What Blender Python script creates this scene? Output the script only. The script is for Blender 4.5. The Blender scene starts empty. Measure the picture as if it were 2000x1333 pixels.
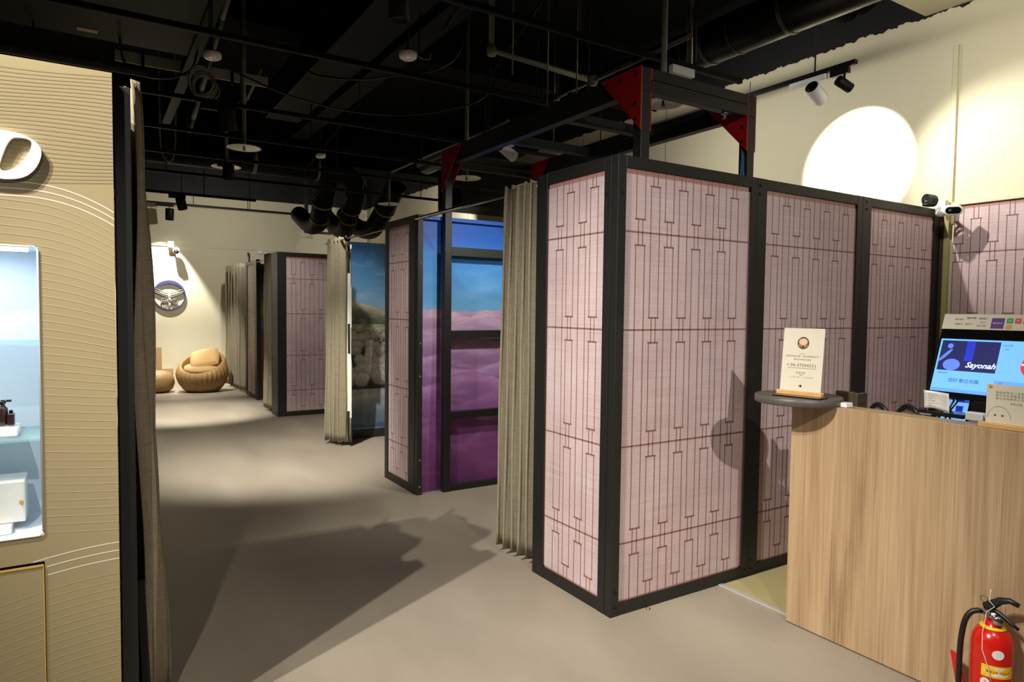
import bpy, math, random
from mathutils import Vector, Matrix, noise
random.seed(7)
S = bpy.context.scene
COL = S.collection
V = Vector

# ------------------------------------------------------------------ camera, world, exposure
cam_data = bpy.data.cameras.new('camera')
cam = bpy.data.objects.new('camera', cam_data); COL.objects.link(cam)
cam_data.sensor_width = 36.0
cam_data.lens = 36.0 * 1311.7 / 2000.0
cam_data.clip_start = 0.05
def cam_axes(yaw, pitch, roll):
    cy, sy, cp, sp = math.cos(yaw), math.sin(yaw), math.cos(pitch), math.sin(pitch)
    f = V((sy*cp, cy*cp, -sp)); r = V((cy, -sy, 0)); u = r.cross(f)
    cr, sr = math.cos(roll), math.sin(roll)
    return r*cr + u*sr, u*cr - r*sr, f
_r, _u, _f = cam_axes(0.561614, 0.0468146, 0.0116959)
_m = Matrix((_r, _u, -_f)).transposed().to_4x4(); _m.translation = V((0, 0, 1.6))
cam.matrix_world = _m
S.camera = cam

w = bpy.data.worlds.new('world'); S.world = w; w.use_nodes = True
w.node_tree.nodes['Background'].inputs[0].default_value = (1.0, 0.92, 0.80, 1)
w.node_tree.nodes['Background'].inputs[1].default_value = 0.05
S.view_settings.view_transform = 'Standard'; S.view_settings.look = 'None'
S.view_settings.gamma = 1.0; S.view_settings.use_curve_mapping = False
S.view_settings.exposure = 0.0
S.cycles.use_denoising = True
S.cycles.max_bounces = 8
S.cycles.sample_clamp_indirect = 6.0

WARM = (1.0, 0.97, 0.90)
def spot(name, loc, target, watts, angle, blend=0.5, size=0.03, color=WARM):
    d = bpy.data.lights.new(name, 'SPOT'); d.energy = watts; d.spot_size = math.radians(angle)
    d.spot_blend = blend; d.shadow_soft_size = size; d.color = color
    o = bpy.data.objects.new(name, d); COL.objects.link(o); o.location = loc
    o.rotation_euler = (V(target)-V(loc)).to_track_quat('-Z', 'Y').to_euler()
    return o
# name, position, target, watts, cone, blend, size
SPOTS = [
 ('spot_entrance_left', (-1.485, 1.536, 4.65), (2.30, 2.85, -0.2), 720, 52, 1.0, 0.02),
 ('spot_entrance_left_b', (-1.96, 1.61, 4.65), (2.50, 2.75, -0.1), 1350, 48, 1.0, 0.02),
 ('spot_panel_wash', (-0.70, 0.20, 3.40), (-0.35, 2.62, 0.25), 230, 56, 1.0, 0.03),
 ('spot_counter', (1.45, -1.45, 3.40), (3.05, 2.6, 1.55),  440, 50, 1.0, 0.03),
 ('fill_curtain_edge', (1.30, 0.0, 3.5), (0.35, 2.85, 1.0), 110, 36, 1.0, 0.03),  # added fill without a fixture, lifts the curtain behind the cabinet
 ('spot_entrance', (1.3, 0.0, 3.5),    (1.95, 1.6, 0.0),  260, 52, 1.0, 0.03),
 ('spot_aisle_near', (0.90, 5.80, 2.98),  (1.78, 7.10, 0.25), 980, 67, 1.0, 0.03),
 ('spot_aisle_far', (1.02, 9.70, 2.80),  (1.25, 10.95, 0.0), 950, 54, 0.8, 0.03),
 ('spot_far_left', (-0.3, 4.30, 3.05),   (2.25, 5.6, 1.2),  210, 44, 1.0, 0.03),
 ('spot_emblem', (1.25, 14.68, 3.48),  (1.22, 15.02, 1.0), 800, 62, 0.35, 0.02),
 ('spot_lounge', (0.9, 12.2, 3.2),    (1.5, 13.7, 0.6),   560, 55, 0.8, 0.03),
 ('fill_far_wide',     (2.2, 12.3, 3.3),    (2.6, 15.17, 2.6),   130, 150, 1.0, 0.05),  # wide fill added for general brightness in the far room
 ('spot_wall_disc',    (4.60, 3.17, 3.13),  (5.5, 3.29, 2.88), 230, 56, 0.22, 0.012),
 ('spot_wall_soft', (4.56, 2.86, 3.16),  (5.5, 2.15, 2.50), 92, 86, 0.8, 0.015),
 ('fill_wall_spill', (4.20, 1.9, 3.1),    (5.5, 2.2, 3.1),   52, 165, 1.0, 0.05),  # added fill standing in for spill and bounce on the upper wall
 ('spot_wall_mid',     (4.60, 6.10, 3.20),  (5.5, 7.0, 3.0),  130, 62, 0.6, 0.02),
 ('fill_wall_spill_b', (3.9, 4.3, 3.10),     (5.5, 4.2, 3.1),   70, 165, 1.0, 0.05),  # second added wall fill, further along, no fixture of its own
 ('spot_gantry',       (3.00, 4.78, 2.84),  (5.5, 5.3, 1.8),    40, 40, 0.6, 0.02),
 ('spot_wall_far',     (4.55, 9.05, 3.1),  (5.5, 11.6, 2.9),  260, 60, 0.6, 0.02),
 ('fill_booth', (2.95, 3.95, 2.79),  (3.0, 5.3, 1.1),   110, 100, 1.0, 0.03),  # unseen fill added inside the booth to brighten the purple field mural
 ('fill_bush_mural', (2.0, 6.83, 3.15),   (2.9, 7.9, 0.8),   115, 60, 1.0, 0.03),  # fill added to brighten the bush mural, no lamp modelled here
 ('spot_far_booth',    (1.7, 8.6, 3.1),   (2.5, 10.0, 1.3),   90, 70, 1.0, 0.03),
]
for a in SPOTS: spot(*a)

# ------------------------------------------------------------------ materials
def srgb(r, g, b):
    f = lambda c: (c/255)/12.92 if c/255 <= 0.04045 else ((c/255+0.055)/1.055)**2.4
    return (f(r), f(g), f(b), 1.0)
def mat(name, rgb, rough=0.5, metal=0.0, var=0.06, scale=20.0, bump=0.0, stretch=(1, 1, 1), spec=0.5, emit=None, estr=0.0, coords='Object'):
    m = bpy.data.materials.new(name); m.use_nodes = True
    nt = m.node_tree; N = nt.nodes; L = nt.links; b = N['Principled BSDF']
    b.inputs['Roughness'].default_value = rough; b.inputs['Metallic'].default_value = metal
    b.inputs['Specular IOR Level'].default_value = spec
    c = srgb(*rgb)
    tc = N.new('ShaderNodeTexCoord'); mp = N.new('ShaderNodeMapping'); mp.inputs['Scale'].default_value = stretch
    L.new(tc.outputs[coords], mp.inputs[0])
    nz = N.new('ShaderNodeTexNoise'); nz.inputs['Scale'].default_value = scale; nz.inputs['Detail'].default_value = 5
    L.new(mp.outputs[0], nz.inputs['Vector'])
    rp = N.new('ShaderNodeValToRGB')
    rp.color_ramp.elements[0].position = 0.3; rp.color_ramp.elements[1].position = 0.7
    rp.color_ramp.elements[0].color = tuple(x*(1-var) for x in c[:3])+(1,)
    rp.color_ramp.elements[1].color = tuple(min(1, x*(1+var)) for x in c[:3])+(1,)
    L.new(nz.outputs[0], rp.inputs[0]); L.new(rp.outputs[0], b.inputs['Base Color'])
    if bump:
        bp = N.new('ShaderNodeBump'); bp.inputs['Strength'].default_value = bump; bp.inputs['Distance'].default_value = 0.01
        L.new(nz.outputs[0], bp.inputs['Height']); L.new(bp.outputs[0], b.inputs['Normal'])
    if emit:
        b.inputs['Emission Color'].default_value = srgb(*emit); b.inputs['Emission Strength'].default_value = estr
    return m

M = {}
M['black'] = mat('black_powder_coat', (27, 26, 23), 0.5, 0.0, 0.08, 60)
M['ceil'] = mat('black_ceiling_paint', (10, 10, 8), 0.9, 0, 0.3, 6, 0.2, spec=0.12)
M['ductblack'] = mat('black_painted_duct', (10, 10, 8), 0.55, 0.0, 0.25, 8, 0.1, spec=0.12)
M['pipe'] = mat('dark_painted_pipe', (36, 35, 29), 0.5, 0.0, 0.2, 15, spec=0.12)
M['steel'] = mat('galvanised_pipe', (104, 100, 86), 0.35, 0.6, 0.15, 30)
M['track'] = mat('dark_track', (18, 17, 16), 0.5, 0.0, 0.1, 20, spec=0.12)
M['conduit'] = mat('pale_conduit', (120, 120, 98), 0.5, 0.0, 0.15, 30)
M['conduitgreen'] = mat('green_conduit', (38, 74, 54), 0.5, 0.0, 0.2, 30)
M['ductsheen'] = mat('black_duct_sheen', (26, 25, 21), 0.34, 0.3, 0.25, 8, 0.1)
M['white'] = mat('white_plastic', (226, 224, 218), 0.35, 0, 0.03, 30)
M['whitegloss'] = mat('white_gloss', (240, 238, 232), 0.2, 0, 0.02, 30)
M['red'] = mat('red_gusset_paint', (158, 22, 16), 0.4, 0, 0.06, 30)
M['bolt'] = mat('black_bolt', (16, 15, 14), 0.3, 0.7, 0.1, 30)
M['boltbright'] = mat('zinc_bolt', (150, 150, 145), 0.3, 0.9, 0.1, 30)
M['chrome'] = mat('satin_chrome', (190, 188, 182), 0.22, 1.0, 0.06, 40)
M['rodtrack'] = mat('brushed_rod', (150, 140, 122), 0.3, 0.9, 0.1, 40, stretch=(8, .3, 8))
M['alu'] = mat('pale_aluminium', (196, 192, 182), 0.4, 0.35, 0.05, 40)
M['trim'] = mat('cream_trim', (206, 200, 164), 0.5, 0, 0.03, 20)
M['yellowtrim'] = mat('yellow_cream_trim', (178, 170, 110), 0.5, 0, 0.03, 20)
M['line'] = mat('printed_line', (141, 98, 88), 0.5, 0, 0.04, 30)
M['border'] = mat('printed_border', (172, 126, 116), 0.5, 0, 0.04, 30)
M['velcro'] = mat('black_velcro', (14, 14, 14), 0.9, 0, 0.2, 200)
M['liner'] = mat('white_liner', (222, 218, 205), 0.8, 0, 0.03, 30)
M['glass_edge'] = mat('glass_shelf', (190, 225, 225), 0.05, 0, 0.02, 20)
g_ = M['glass_edge']; gn = g_.node_tree.nodes; tr_ = gn.new('ShaderNodeBsdfTransparent'); tr_.inputs[0].default_value = (0.93, 0.98, 0.98, 1)
mx_ = gn.new('ShaderNodeMixShader'); mx_.inputs[0].default_value = 0.18
g_.node_tree.links.new(tr_.outputs[0], mx_.inputs[1]); g_.node_tree.links.new(gn['Principled BSDF'].outputs[0], mx_.inputs[2]); g_.node_tree.links.new(mx_.outputs[0], gn['Material Output'].inputs[0])
gn['Principled BSDF'].inputs['Transmission Weight'].default_value = 0.0
M['niche'] = mat('white_display_lining', (222, 230, 240), 0.5, 0, 0.02, 10)
M['led'] = mat('led_strip', (255, 255, 255), 0.4, 0, 0, 10, emit=(235, 243, 255), estr=5.0)
M['lampglow'] = mat('lit_lens', (255, 240, 215), 0.3, 0, 0, 10, emit=(255, 236, 205), estr=9.0)
M['lensoff'] = mat('dark_lens', (120, 130, 140), 0.15, 0.6, 0.1, 10)
M['reddot'] = mat('red_indicator', (255, 60, 40), 0.3, 0, 0, 10, emit=(255, 50, 30), estr=1.2)
M['oakholder'] = mat('light_wood', (206, 160, 96), 0.5, 0, 0.1, 12, stretch=(6, 1, 6))
M['darkwood'] = mat('dark_brown_laminate', (74, 62, 46), 0.5, 0, 0.2, 10, stretch=(1, 1, 8))
M['shelfgrey'] = mat('dark_grey_laminate', (84, 78, 72), 0.45, 0, 0.1, 30)
M['card'] = mat('cream_card', (212, 203, 180), 0.6, 0, 0.02, 20)
M['ink'] = mat('dark_ink', (92, 84, 74), 0.6, 0, 0.02, 20)
M['inkfaint'] = mat('grey_ink', (158, 150, 134), 0.6, 0, 0.02, 20)
M['gold'] = mat('gold_ink', (206, 164, 74), 0.6, 0, 0.02, 20)
M['peach'] = mat('peach_ink', (222, 176, 146), 0.6, 0, 0.02, 20)
M['charcoal'] = mat('charcoal_ink', (52, 44, 38), 0.6, 0, 0.02, 20)
M['extred'] = mat('extinguisher_red', (206, 28, 18), 0.22, 0, 0.03, 20)
M['yellow'] = mat('yellow_label', (236, 196, 20), 0.4, 0, 0.03, 20)
M['bluelabel'] = mat('blue_label', (60, 70, 160), 0.4, 0, 0.03, 20)
M['labelwhite'] = mat('label_white', (232, 226, 216), 0.5, 0, 0.03, 20)
M['labelred'] = mat('label_red_ink', (206, 60, 50), 0.5, 0, 0.03, 20)
M['rubber'] = mat('black_rubber', (22, 22, 22), 0.4, 0, 0.1, 40)
M['purple'] = mat('purple_print', (96, 58, 130), 0.5, 0, 0.02, 20)
M['green'] = mat('green_print', (70, 150, 84), 0.5, 0, 0.02, 20)
M['salmon'] = mat('salmon_print', (216, 84, 78), 0.5, 0, 0.02, 20)
M['grey'] = mat('grey_plastic', (130, 126, 118), 0.5, 0, 0.05, 20)
M['blackgloss'] = mat('black_gloss', (12, 12, 13), 0.15, 0, 0.05, 20)
M['scr_light'] = mat('screen_light_blue', (60, 120, 200), 0.3, 0, 0, 10, emit=(126, 192, 252), estr=0.95)
M['scr_mid'] = mat('screen_mid_blue', (60, 120, 220), 0.3, 0, 0, 10, emit=(104, 156, 250), estr=0.95)
M['scr_pic'] = mat('screen_picture', (20, 24, 60), 0.3, 0, 0, 10, emit=(34, 38, 92), estr=0.9)
M['scr_blue'] = mat('screen_royal_blue', (30, 40, 160), 0.3, 0, 0, 10, emit=(36, 52, 186), estr=0.9)
M['scr_pale'] = mat('screen_pale', (80, 110, 200), 0.3, 0, 0, 10, emit=(92, 122, 214), estr=0.9)
M['scr_white'] = mat('screen_white', (200, 225, 255), 0.3, 0, 0, 10, emit=(196, 224, 255), estr=0.95)
M['scr_ink'] = mat('screen_ink', (30, 60, 120), 0.3, 0, 0, 10, emit=(62, 104, 172), estr=0.8)
M['scr_red'] = mat('screen_red', (200, 30, 40), 0.3, 0, 0, 10, emit=(216, 44, 56), estr=0.9)
M['wick_cushion'] = mat('tan_cushion_fabric', (186, 150, 96), 0.85, 0, 0.08, 90, 0.2)
M['bluelogo'] = mat('navy_emblem', (66, 62, 112), 0.5, 0, 0.04, 20)
M['greylogo'] = mat('slate_emblem', (118, 110, 104), 0.5, 0, 0.04, 20)
M['bluetape'] = mat('blue_tape', (74, 124, 178), 0.6, 0, 0.1, 60)
M['beige'] = mat('beige_board', (178, 150, 106), 0.6, 0, 0.05, 20)
M['bottle'] = mat('dark_bottle_glass', (50, 32, 28), 0.12, 0, 0.1, 20)
M['printwhite'] = mat('printed_white_line', (228, 216, 198), 0.5, 0, 0.02, 20)
M['printfine'] = mat('printed_pale_line', (182, 166, 126), 0.5, 0, 0.02, 20)
M['printfine_b'] = mat('printed_shade_line', (156, 139, 102), 0.5, 0, 0.02, 20)
M['panelprint'] = mat('khaki_print_panel', (166, 148, 110), 0.5, 0, 0.03, 3)
M['mortar'] = mat('counter_edge', (196, 164, 120), 0.5, 0, 0.04, 20)
M['brownstrip'] = mat('brown_filler_strip', (66, 50, 42), 0.6, 0, 0.08, 20)

def node_mat(name):
    m = bpy.data.materials.new(name); m.use_nodes = True
    return m, m.node_tree.nodes, m.node_tree.links, m.node_tree.nodes['Principled BSDF']
def ramp(N, stops):
    r = N.new('ShaderNodeValToRGB'); e = r.color_ramp.elements
    while len(e) < len(stops): e.new(0.5)
    for k, (p, c) in enumerate(stops): e[k].position = p; e[k].color = c
    return r

# washi-like sheet
def washi():
    m, N, L, b = node_mat('washi_printed_sheet')
    tc = N.new('ShaderNodeTexCoord')
    mp = N.new('ShaderNodeMapping'); mp.inputs['Scale'].default_value = (260, 260, 3)
    L.new(tc.outputs['Object'], mp.inputs[0])
    n1 = N.new('ShaderNodeTexNoise'); n1.inputs['Scale'].default_value = 1; n1.inputs['Detail'].default_value = 2; L.new(mp.outputs[0], n1.inputs[0])
    mp2 = N.new('ShaderNodeMapping'); mp2.inputs['Scale'].default_value = (2.5, 2.5, 150); L.new(tc.outputs['Object'], mp2.inputs[0])
    n2 = N.new('ShaderNodeTexNoise'); n2.inputs['Scale'].default_value = 1; n2.inputs['Detail'].default_value = 2; L.new(mp2.outputs[0], n2.inputs[0])
    n3 = N.new('ShaderNodeTexNoise'); n3.inputs['Scale'].default_value = 3.0; n3.inputs['Detail'].default_value = 4; L.new(tc.outputs['Object'], n3.inputs[0])
    a = N.new('ShaderNodeMath'); a.operation = 'ADD'; L.new(n1.outputs[0], a.inputs[0]); L.new(n2.outputs[0], a.inputs[1])
    a2 = N.new('ShaderNodeMath'); a2.operation = 'ADD'; L.new(a.outputs[0], a2.inputs[0]); L.new(n3.outputs[0], a2.inputs[1])
    d = N.new('ShaderNodeMath'); d.operation = 'DIVIDE'; d.inputs[1].default_value = 3; L.new(a2.outputs[0], d.inputs[0])
    r = ramp(N, [(0.36, srgb(184, 158, 158)), (0.64, srgb(215, 194, 194))]); L.new(d.outputs[0], r.inputs[0])
    L.new(r.outputs[0], b.inputs['Base Color']); b.inputs['Roughness'].default_value = 0.5
    return m
M['washi'] = washi()

def woven(name, c0, c1):
    m, N, L, b = node_mat(name)
    tc = N.new('ShaderNodeTexCoord')
    outs = []
    for sc in ((420, 420, 14), (18, 18, 420)):
        mp = N.new('ShaderNodeMapping'); mp.inputs['Scale'].default_value = sc; L.new(tc.outputs['Object'], mp.inputs[0])
        n = N.new('ShaderNodeTexNoise'); n.inputs['Scale'].default_value = 1; n.inputs['Detail'].default_value = 3; L.new(mp.outputs[0], n.inputs[0]); outs.append(n.outputs[0])
    a = N.new('ShaderNodeMath'); a.operation = 'ADD'; L.new(outs[0], a.inputs[0]); L.new(outs[1], a.inputs[1])
    h = N.new('ShaderNodeMath'); h.operation = 'MULTIPLY'; h.inputs[1].default_value = 0.5; L.new(a.outputs[0], h.inputs[0])
    r = ramp(N, [(0.34, srgb(*c0)), (0.66, srgb(*c1))]); L.new(h.outputs[0], r.inputs[0]); L.new(r.outputs[0], b.inputs['Base Color'])
    bp = N.new('ShaderNodeBump'); bp.inputs['Strength'].default_value = 0.25; bp.inputs['Distance'].default_value = 0.003
    L.new(h.outputs[0], bp.inputs['Height']); L.new(bp.outputs[0], b.inputs['Normal'])
    b.inputs['Roughness'].default_value = 0.9; b.inputs['Specular IOR Level'].default_value = 0.15
    return m
M['curtain'] = woven('linen_weave_curtain', (122, 112, 92), (158, 147, 122))

def oak():
    m, N, L, b = node_mat('oak_laminate')
    tc = N.new('ShaderNodeTexCoord')
    mp = N.new('ShaderNodeMapping'); mp.inputs['Scale'].default_value = (7, 7, 0.55); L.new(tc.outputs['Object'], mp.inputs[0])
    n1 = N.new('ShaderNodeTexNoise'); n1.inputs['Scale'].default_value = 1.3; n1.inputs['Detail'].default_value = 6; n1.inputs['Distortion'].default_value = 1.1; L.new(mp.outputs[0], n1.inputs[0])
    mp2 = N.new('ShaderNodeMapping'); mp2.inputs['Scale'].default_value = (130, 130, 2.2); L.new(tc.outputs['Object'], mp2.inputs[0])
    n2 = N.new('ShaderNodeTexNoise'); n2.inputs['Scale'].default_value = 1; n2.inputs['Detail'].default_value = 4; n2.inputs['Distortion'].default_value = 0.4; L.new(mp2.outputs[0], n2.inputs[0])
    mx = N.new('ShaderNodeMath'); mx.operation = 'MULTIPLY_ADD'; mx.inputs[1].default_value = 0.42; L.new(n2.outputs[0], mx.inputs[0])
    m2 = N.new('ShaderNodeMath'); m2.operation = 'MULTIPLY'; m2.inputs[1].default_value = 0.58; L.new(n1.outputs[0], m2.inputs[0]); L.new(m2.outputs[0], mx.inputs[2])
    r = ramp(N, [(0.30, srgb(132, 101, 72)), (0.47, srgb(168, 138, 102)), (0.56, srgb(179, 150, 114)), (0.72, srgb(196, 168, 131))]); L.new(mx.outputs[0], r.inputs[0])
    L.new(r.outputs[0], b.inputs['Base Color'])
    bp = N.new('ShaderNodeBump'); bp.inputs['Strength'].default_value = 0.08; bp.inputs['Distance'].default_value = 0.002
    L.new(n2.outputs[0], bp.inputs['Height']); L.new(bp.outputs[0], b.inputs['Normal'])
    b.inputs['Roughness'].default_value = 0.48
    return m
M['oak'] = oak()

def floor_mat():
    m, N, L, b = node_mat('grey_beige_sheet_floor')
    tc = N.new('ShaderNodeTexCoord')
    n1 = N.new('ShaderNodeTexNoise'); n1.inputs['Scale'].default_value = 140; n1.inputs['Detail'].default_value = 3; L.new(tc.outputs['Object'], n1.inputs[0])
    mp = N.new('ShaderNodeMapping'); mp.inputs['Scale'].default_value = (1.1, 0.45, 1); L.new(tc.outputs['Object'], mp.inputs[0])
    n2 = N.new('ShaderNodeTexNoise'); n2.inputs['Scale'].default_value = 2.2; n2.inputs['Detail'].default_value = 6; L.new(mp.outputs[0], n2.inputs[0])
    a = N.new('ShaderNodeMath'); a.operation = 'MULTIPLY_ADD'; a.inputs[1].default_value = 0.35; L.new(n1.outputs[0], a.inputs[0])
    a2 = N.new('ShaderNodeMath'); a2.operation = 'MULTIPLY'; a2.inputs[1].default_value = 0.65; L.new(n2.outputs[0], a2.inputs[0]); L.new(a2.outputs[0], a.inputs[2])
    r = ramp(N, [(0.32, srgb(138, 126, 110)), (0.52, srgb(150, 138, 121)), (0.70, srgb(160, 149, 132))]); L.new(a.outputs[0], r.inputs[0])
    L.new(r.outputs[0], b.inputs['Base Color'])
    rr = N.new('ShaderNodeMapRange'); rr.inputs[1].default_value = 0.3; rr.inputs[2].default_value = 0.7; rr.inputs[3].default_value = 0.38; rr.inputs[4].default_value = 0.52
    L.new(n2.outputs[0], rr.inputs[0]); L.new(rr.outputs[0], b.inputs['Roughness'])
    bp = N.new('ShaderNodeBump'); bp.inputs['Strength'].default_value = 0.12; bp.inputs['Distance'].default_value = 0.004
    L.new(n1.outputs[0], bp.inputs['Height']); L.new(bp.outputs[0], b.inputs['Normal'])
    b.inputs['Specular IOR Level'].default_value = 0.4
    return m
M['floor'] = floor_mat()
M['floor2'] = mat('olive_beige_vinyl', (172, 158, 112), 0.5, 0, 0.06, 4)

def wall_mat(name, zline, ragged, col=(214, 205, 174)):
    # cream paint up to zline (world height), black ceiling paint above it with a brushed edge
    m, N, L, b = node_mat(name)
    g = N.new('ShaderNodeNewGeometry'); sp = N.new('ShaderNodeSeparateXYZ'); L.new(g.outputs['Position'], sp.inputs[0])
    n = N.new('ShaderNodeTexNoise'); n.inputs['Scale'].default_value = 14; n.inputs['Detail'].default_value = 9; L.new(g.outputs['Position'], n.inputs[0])
    off = N.new('ShaderNodeMath'); off.operation = 'MULTIPLY_ADD'; off.inputs[1].default_value = ragged; off.inputs[2].default_value = -0.5*ragged; L.new(n.outputs[0], off.inputs[0])
    ad = N.new('ShaderNodeMath'); ad.operation = 'ADD'; L.new(sp.outputs['Z'], ad.inputs[0]); L.new(off.outputs[0], ad.inputs[1])
    gt = N.new('ShaderNodeMath'); gt.operation = 'GREATER_THAN'; gt.inputs[1].default_value = zline; L.new(ad.outputs[0], gt.inputs[0])
    n2 = N.new('ShaderNodeTexNoise'); n2.inputs['Scale'].default_value = 3; n2.inputs['Detail'].default_value = 4; L.new(g.outputs['Position'], n2.inputs[0])
    c = srgb(*col); r = ramp(N, [(0.3, tuple(x*0.96 for x in c[:3])+(1,)), (0.7, c)]); L.new(n2.outputs[0], r.inputs[0])
    mx = N.new('ShaderNodeMixRGB'); L.new(gt.outputs[0], mx.inputs[0]); L.new(r.outputs[0], mx.inputs[1]); mx.inputs[2].default_value = srgb(9, 9, 8)
    L.new(mx.outputs[0], b.inputs['Base Color']); b.inputs['Roughness'].default_value = 0.7
    return m
M['wallright'] = wall_mat('cream_wall_black_top', 3.89, 0.10)
M['wallfar'] = wall_mat('cream_far_wall', 3.87, 0.01)
M['wallblack'] = mat('black_wall_paint', (12, 12, 10), 0.9, 0, 0.15, 4, spec=0.12)
M['soffit'] = mat('cream_soffit', (172, 163, 132), 0.7, 0, 0.03, 4)

def wicker():
    m, N, L, b = node_mat('woven_wicker')
    tc = N.new('ShaderNodeTexCoord')
    wv = N.new('ShaderNodeTexNoise'); wv.inputs['Scale'].default_value = 70; L.new(tc.outputs['Object'], wv.inputs[0])
    r = ramp(N, [(0.3, srgb(128, 96, 52)), (0.7, srgb(172, 136, 82))]); L.new(wv.outputs[0], r.inputs[0]); L.new(r.outputs[0], b.inputs['Base Color'])
    b.inputs['Roughness'].default_value = 0.6
    return m
M['wicker'] = wicker()
def painted():
    m, N, L, b = node_mat('hand_painted_mural')
    a = N.new('ShaderNodeVertexColor'); a.layer_name = 'Col'
    L.new(a.outputs[0], b.inputs['Base Color']); b.inputs['Roughness'].default_value = 0.45
    return m
M['mural'] = painted()

# ------------------------------------------------------------------ mesh builder
class MB:
    def __init__(s): s.v = []; s.f = []; s.m = []; s.sm = []
    def add(s, vs, fs, mi=0, smooth=False):
        o = len(s.v); s.v += [V(p) for p in vs]
        for f in fs: s.f.append([i+o for i in f]); s.m.append(mi); s.sm.append(smooth)
        return s
    def hexa(s, c, mi=0):
        return s.add(c, [(0, 3, 2, 1), (4, 5, 6, 7), (0, 1, 5, 4), (1, 2, 6, 5), (2, 3, 7, 6), (3, 0, 4, 7)], mi)
    def box(s, a, b, mi=0):
        x0, y0, z0 = (min(a[i], b[i]) for i in range(3)); x1, y1, z1 = (max(a[i], b[i]) for i in range(3))
        return s.hexa([(x0, y0, z0), (x1, y0, z0), (x1, y1, z0), (x0, y1, z0), (x0, y0, z1), (x1, y0, z1), (x1, y1, z1), (x0, y1, z1)], mi)
    def fbox(s, O, u, n, u0, u1, z0, z1, d0, d1, mi=0, w=V((0, 0, 1))):
        # box in the frame (O, u sideways, w up, n out)
        P = lambda a, b, c: O + u*a + w*b + n*c
        c = [P(u0, z0, d0), P(u1, z0, d0), P(u1, z0, d1), P(u0, z0, d1), P(u0, z1, d0), P(u1, z1, d0), P(u1, z1, d1), P(u0, z1, d1)]
        return s.hexa(c, mi)
    def tube(s, pts, r, n=8, mi=0, cap=True, closed=False):
        pts = [V(p) for p in pts]; rs = r if isinstance(r, (list, tuple)) else [r]*len(pts)
        rings = []; up = None
        for i, p in enumerate(pts):
            if closed: t = pts[(i+1) % len(pts)] - pts[i-1]
            else: t = pts[min(i+1, len(pts)-1)] - pts[max(i-1, 0)]
            t = t.normalized() if t.length > 1e-9 else V((0, 0, 1))
            if up is None:
                up = t.orthogonal().normalized()
            else:
                up = up - t*up.dot(t)
                up = up.normalized() if up.length > 1e-6 else t.orthogonal().normalized()
            b = t.cross(up)
            rings.append([p + (up*math.cos(2*math.pi*k/n) + b*math.sin(2*math.pi*k/n))*rs[i] for k in range(n)])
        vs = [q for g in rings for q in g]; fs = []
        m = len(rings)
        for i in range(m if closed else m-1):
            j = (i+1) % m
            for k in range(n): fs.append((i*n+k, i*n+(k+1) % n, j*n+(k+1) % n, j*n+k))
        s.add(vs, fs, mi, True)
        if cap and not closed:
            o = len(s.v)-len(vs)
            s.f.append([o+k for k in range(n)][::-1]); s.m.append(mi); s.sm.append(False)
            s.f.append([o+(m-1)*n+k for k in range(n)]); s.m.append(mi); s.sm.append(False)
        return s
    def cyl(s, a, b, r, r2=None, n=20, mi=0): return s.tube([a, b], [r, r if r2 is None else r2], n, mi)
    def lathe(s, c, prof, n=32, mi=0, axis=V((0, 0, 1)), squash=None):
        c = V(c); ax = axis.normalized(); e1 = ax.orthogonal().normalized(); e2 = ax.cross(e1)
        vs = []; fs = []
        for (r, h) in prof:
            for k in range(n):
                a = 2*math.pi*k/n; vs.append(c + ax*h + (e1*math.cos(a) + e2*math.sin(a))*r)
        for i in range(len(prof)-1):
            for k in range(n): fs.append((i*n+k, i*n+(k+1) % n, (i+1)*n+(k+1) % n, (i+1)*n+k))
        s.add(vs, fs, mi, True)
        o = len(s.v)-len(vs)
        if prof[0][0] > 1e-6: s.f.append([o+k for k in range(n)][::-1]); s.m.append(mi); s.sm.append(False)
        if prof[-1][0] > 1e-6: s.f.append([o+(len(prof)-1)*n+k for k in range(n)]); s.m.append(mi); s.sm.append(False)
        return s
    def prism(s, poly, O, u, w, n, d0, d1, mi=0):
        P = lambda q, d: V(O) + u*q[0] + w*q[1] + n*d
        k = len(poly); vs = [P(q, d0) for q in poly] + [P(q, d1) for q in poly]
        fs = [tuple(range(k))[::-1], tuple(range(k, 2*k))] + [(i, (i+1) % k, (i+1) % k+k, i+k) for i in range(k)]
        return s.add(vs, fs, mi)
    def ribbon(s, pts, w, n, wid, d, mi=0):
        # flat strip along pts, widened along w, sitting d out along n
        vs = []
        for p in pts: vs += [V(p)+w*wid/2+n*d, V(p)-w*wid/2+n*d]
        fs = [(2*i, 2*i+1, 2*i+3, 2*i+2) for i in range(len(pts)-1)]
        return s.add(vs, fs, mi)
    def build(s, name, mats, parent=None, bevel=0.0, subsurf=0, solid=0.0, recalc=True):
        me = bpy.data.meshes.new(name)
        lo = V([min(p[i] for p in s.v) for i in range(3)]); hi = V([max(p[i] for p in s.v) for i in range(3)])
        org = V(((lo.x+hi.x)/2, (lo.y+hi.y)/2, lo.z))
        me.from_pydata([tuple(p-org) for p in s.v], [], s.f)
        for k in (mats if isinstance(mats, (list, tuple)) else [mats]): me.materials.append(M[k] if isinstance(k, str) else k)
        for p, mi, sm in zip(me.polygons, s.m, s.sm): p.material_index = mi; p.use_smooth = sm
        me.update()
        if recalc:
            import bmesh
            bm = bmesh.new(); bm.from_mesh(me); bmesh.ops.recalc_face_normals(bm, faces=bm.faces); bm.to_mesh(me); bm.free()
        o = bpy.data.objects.new(name, me); COL.objects.link(o)
        o.location = org - (wloc(parent) if parent else V((0, 0, 0))); o.parent = parent
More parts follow.
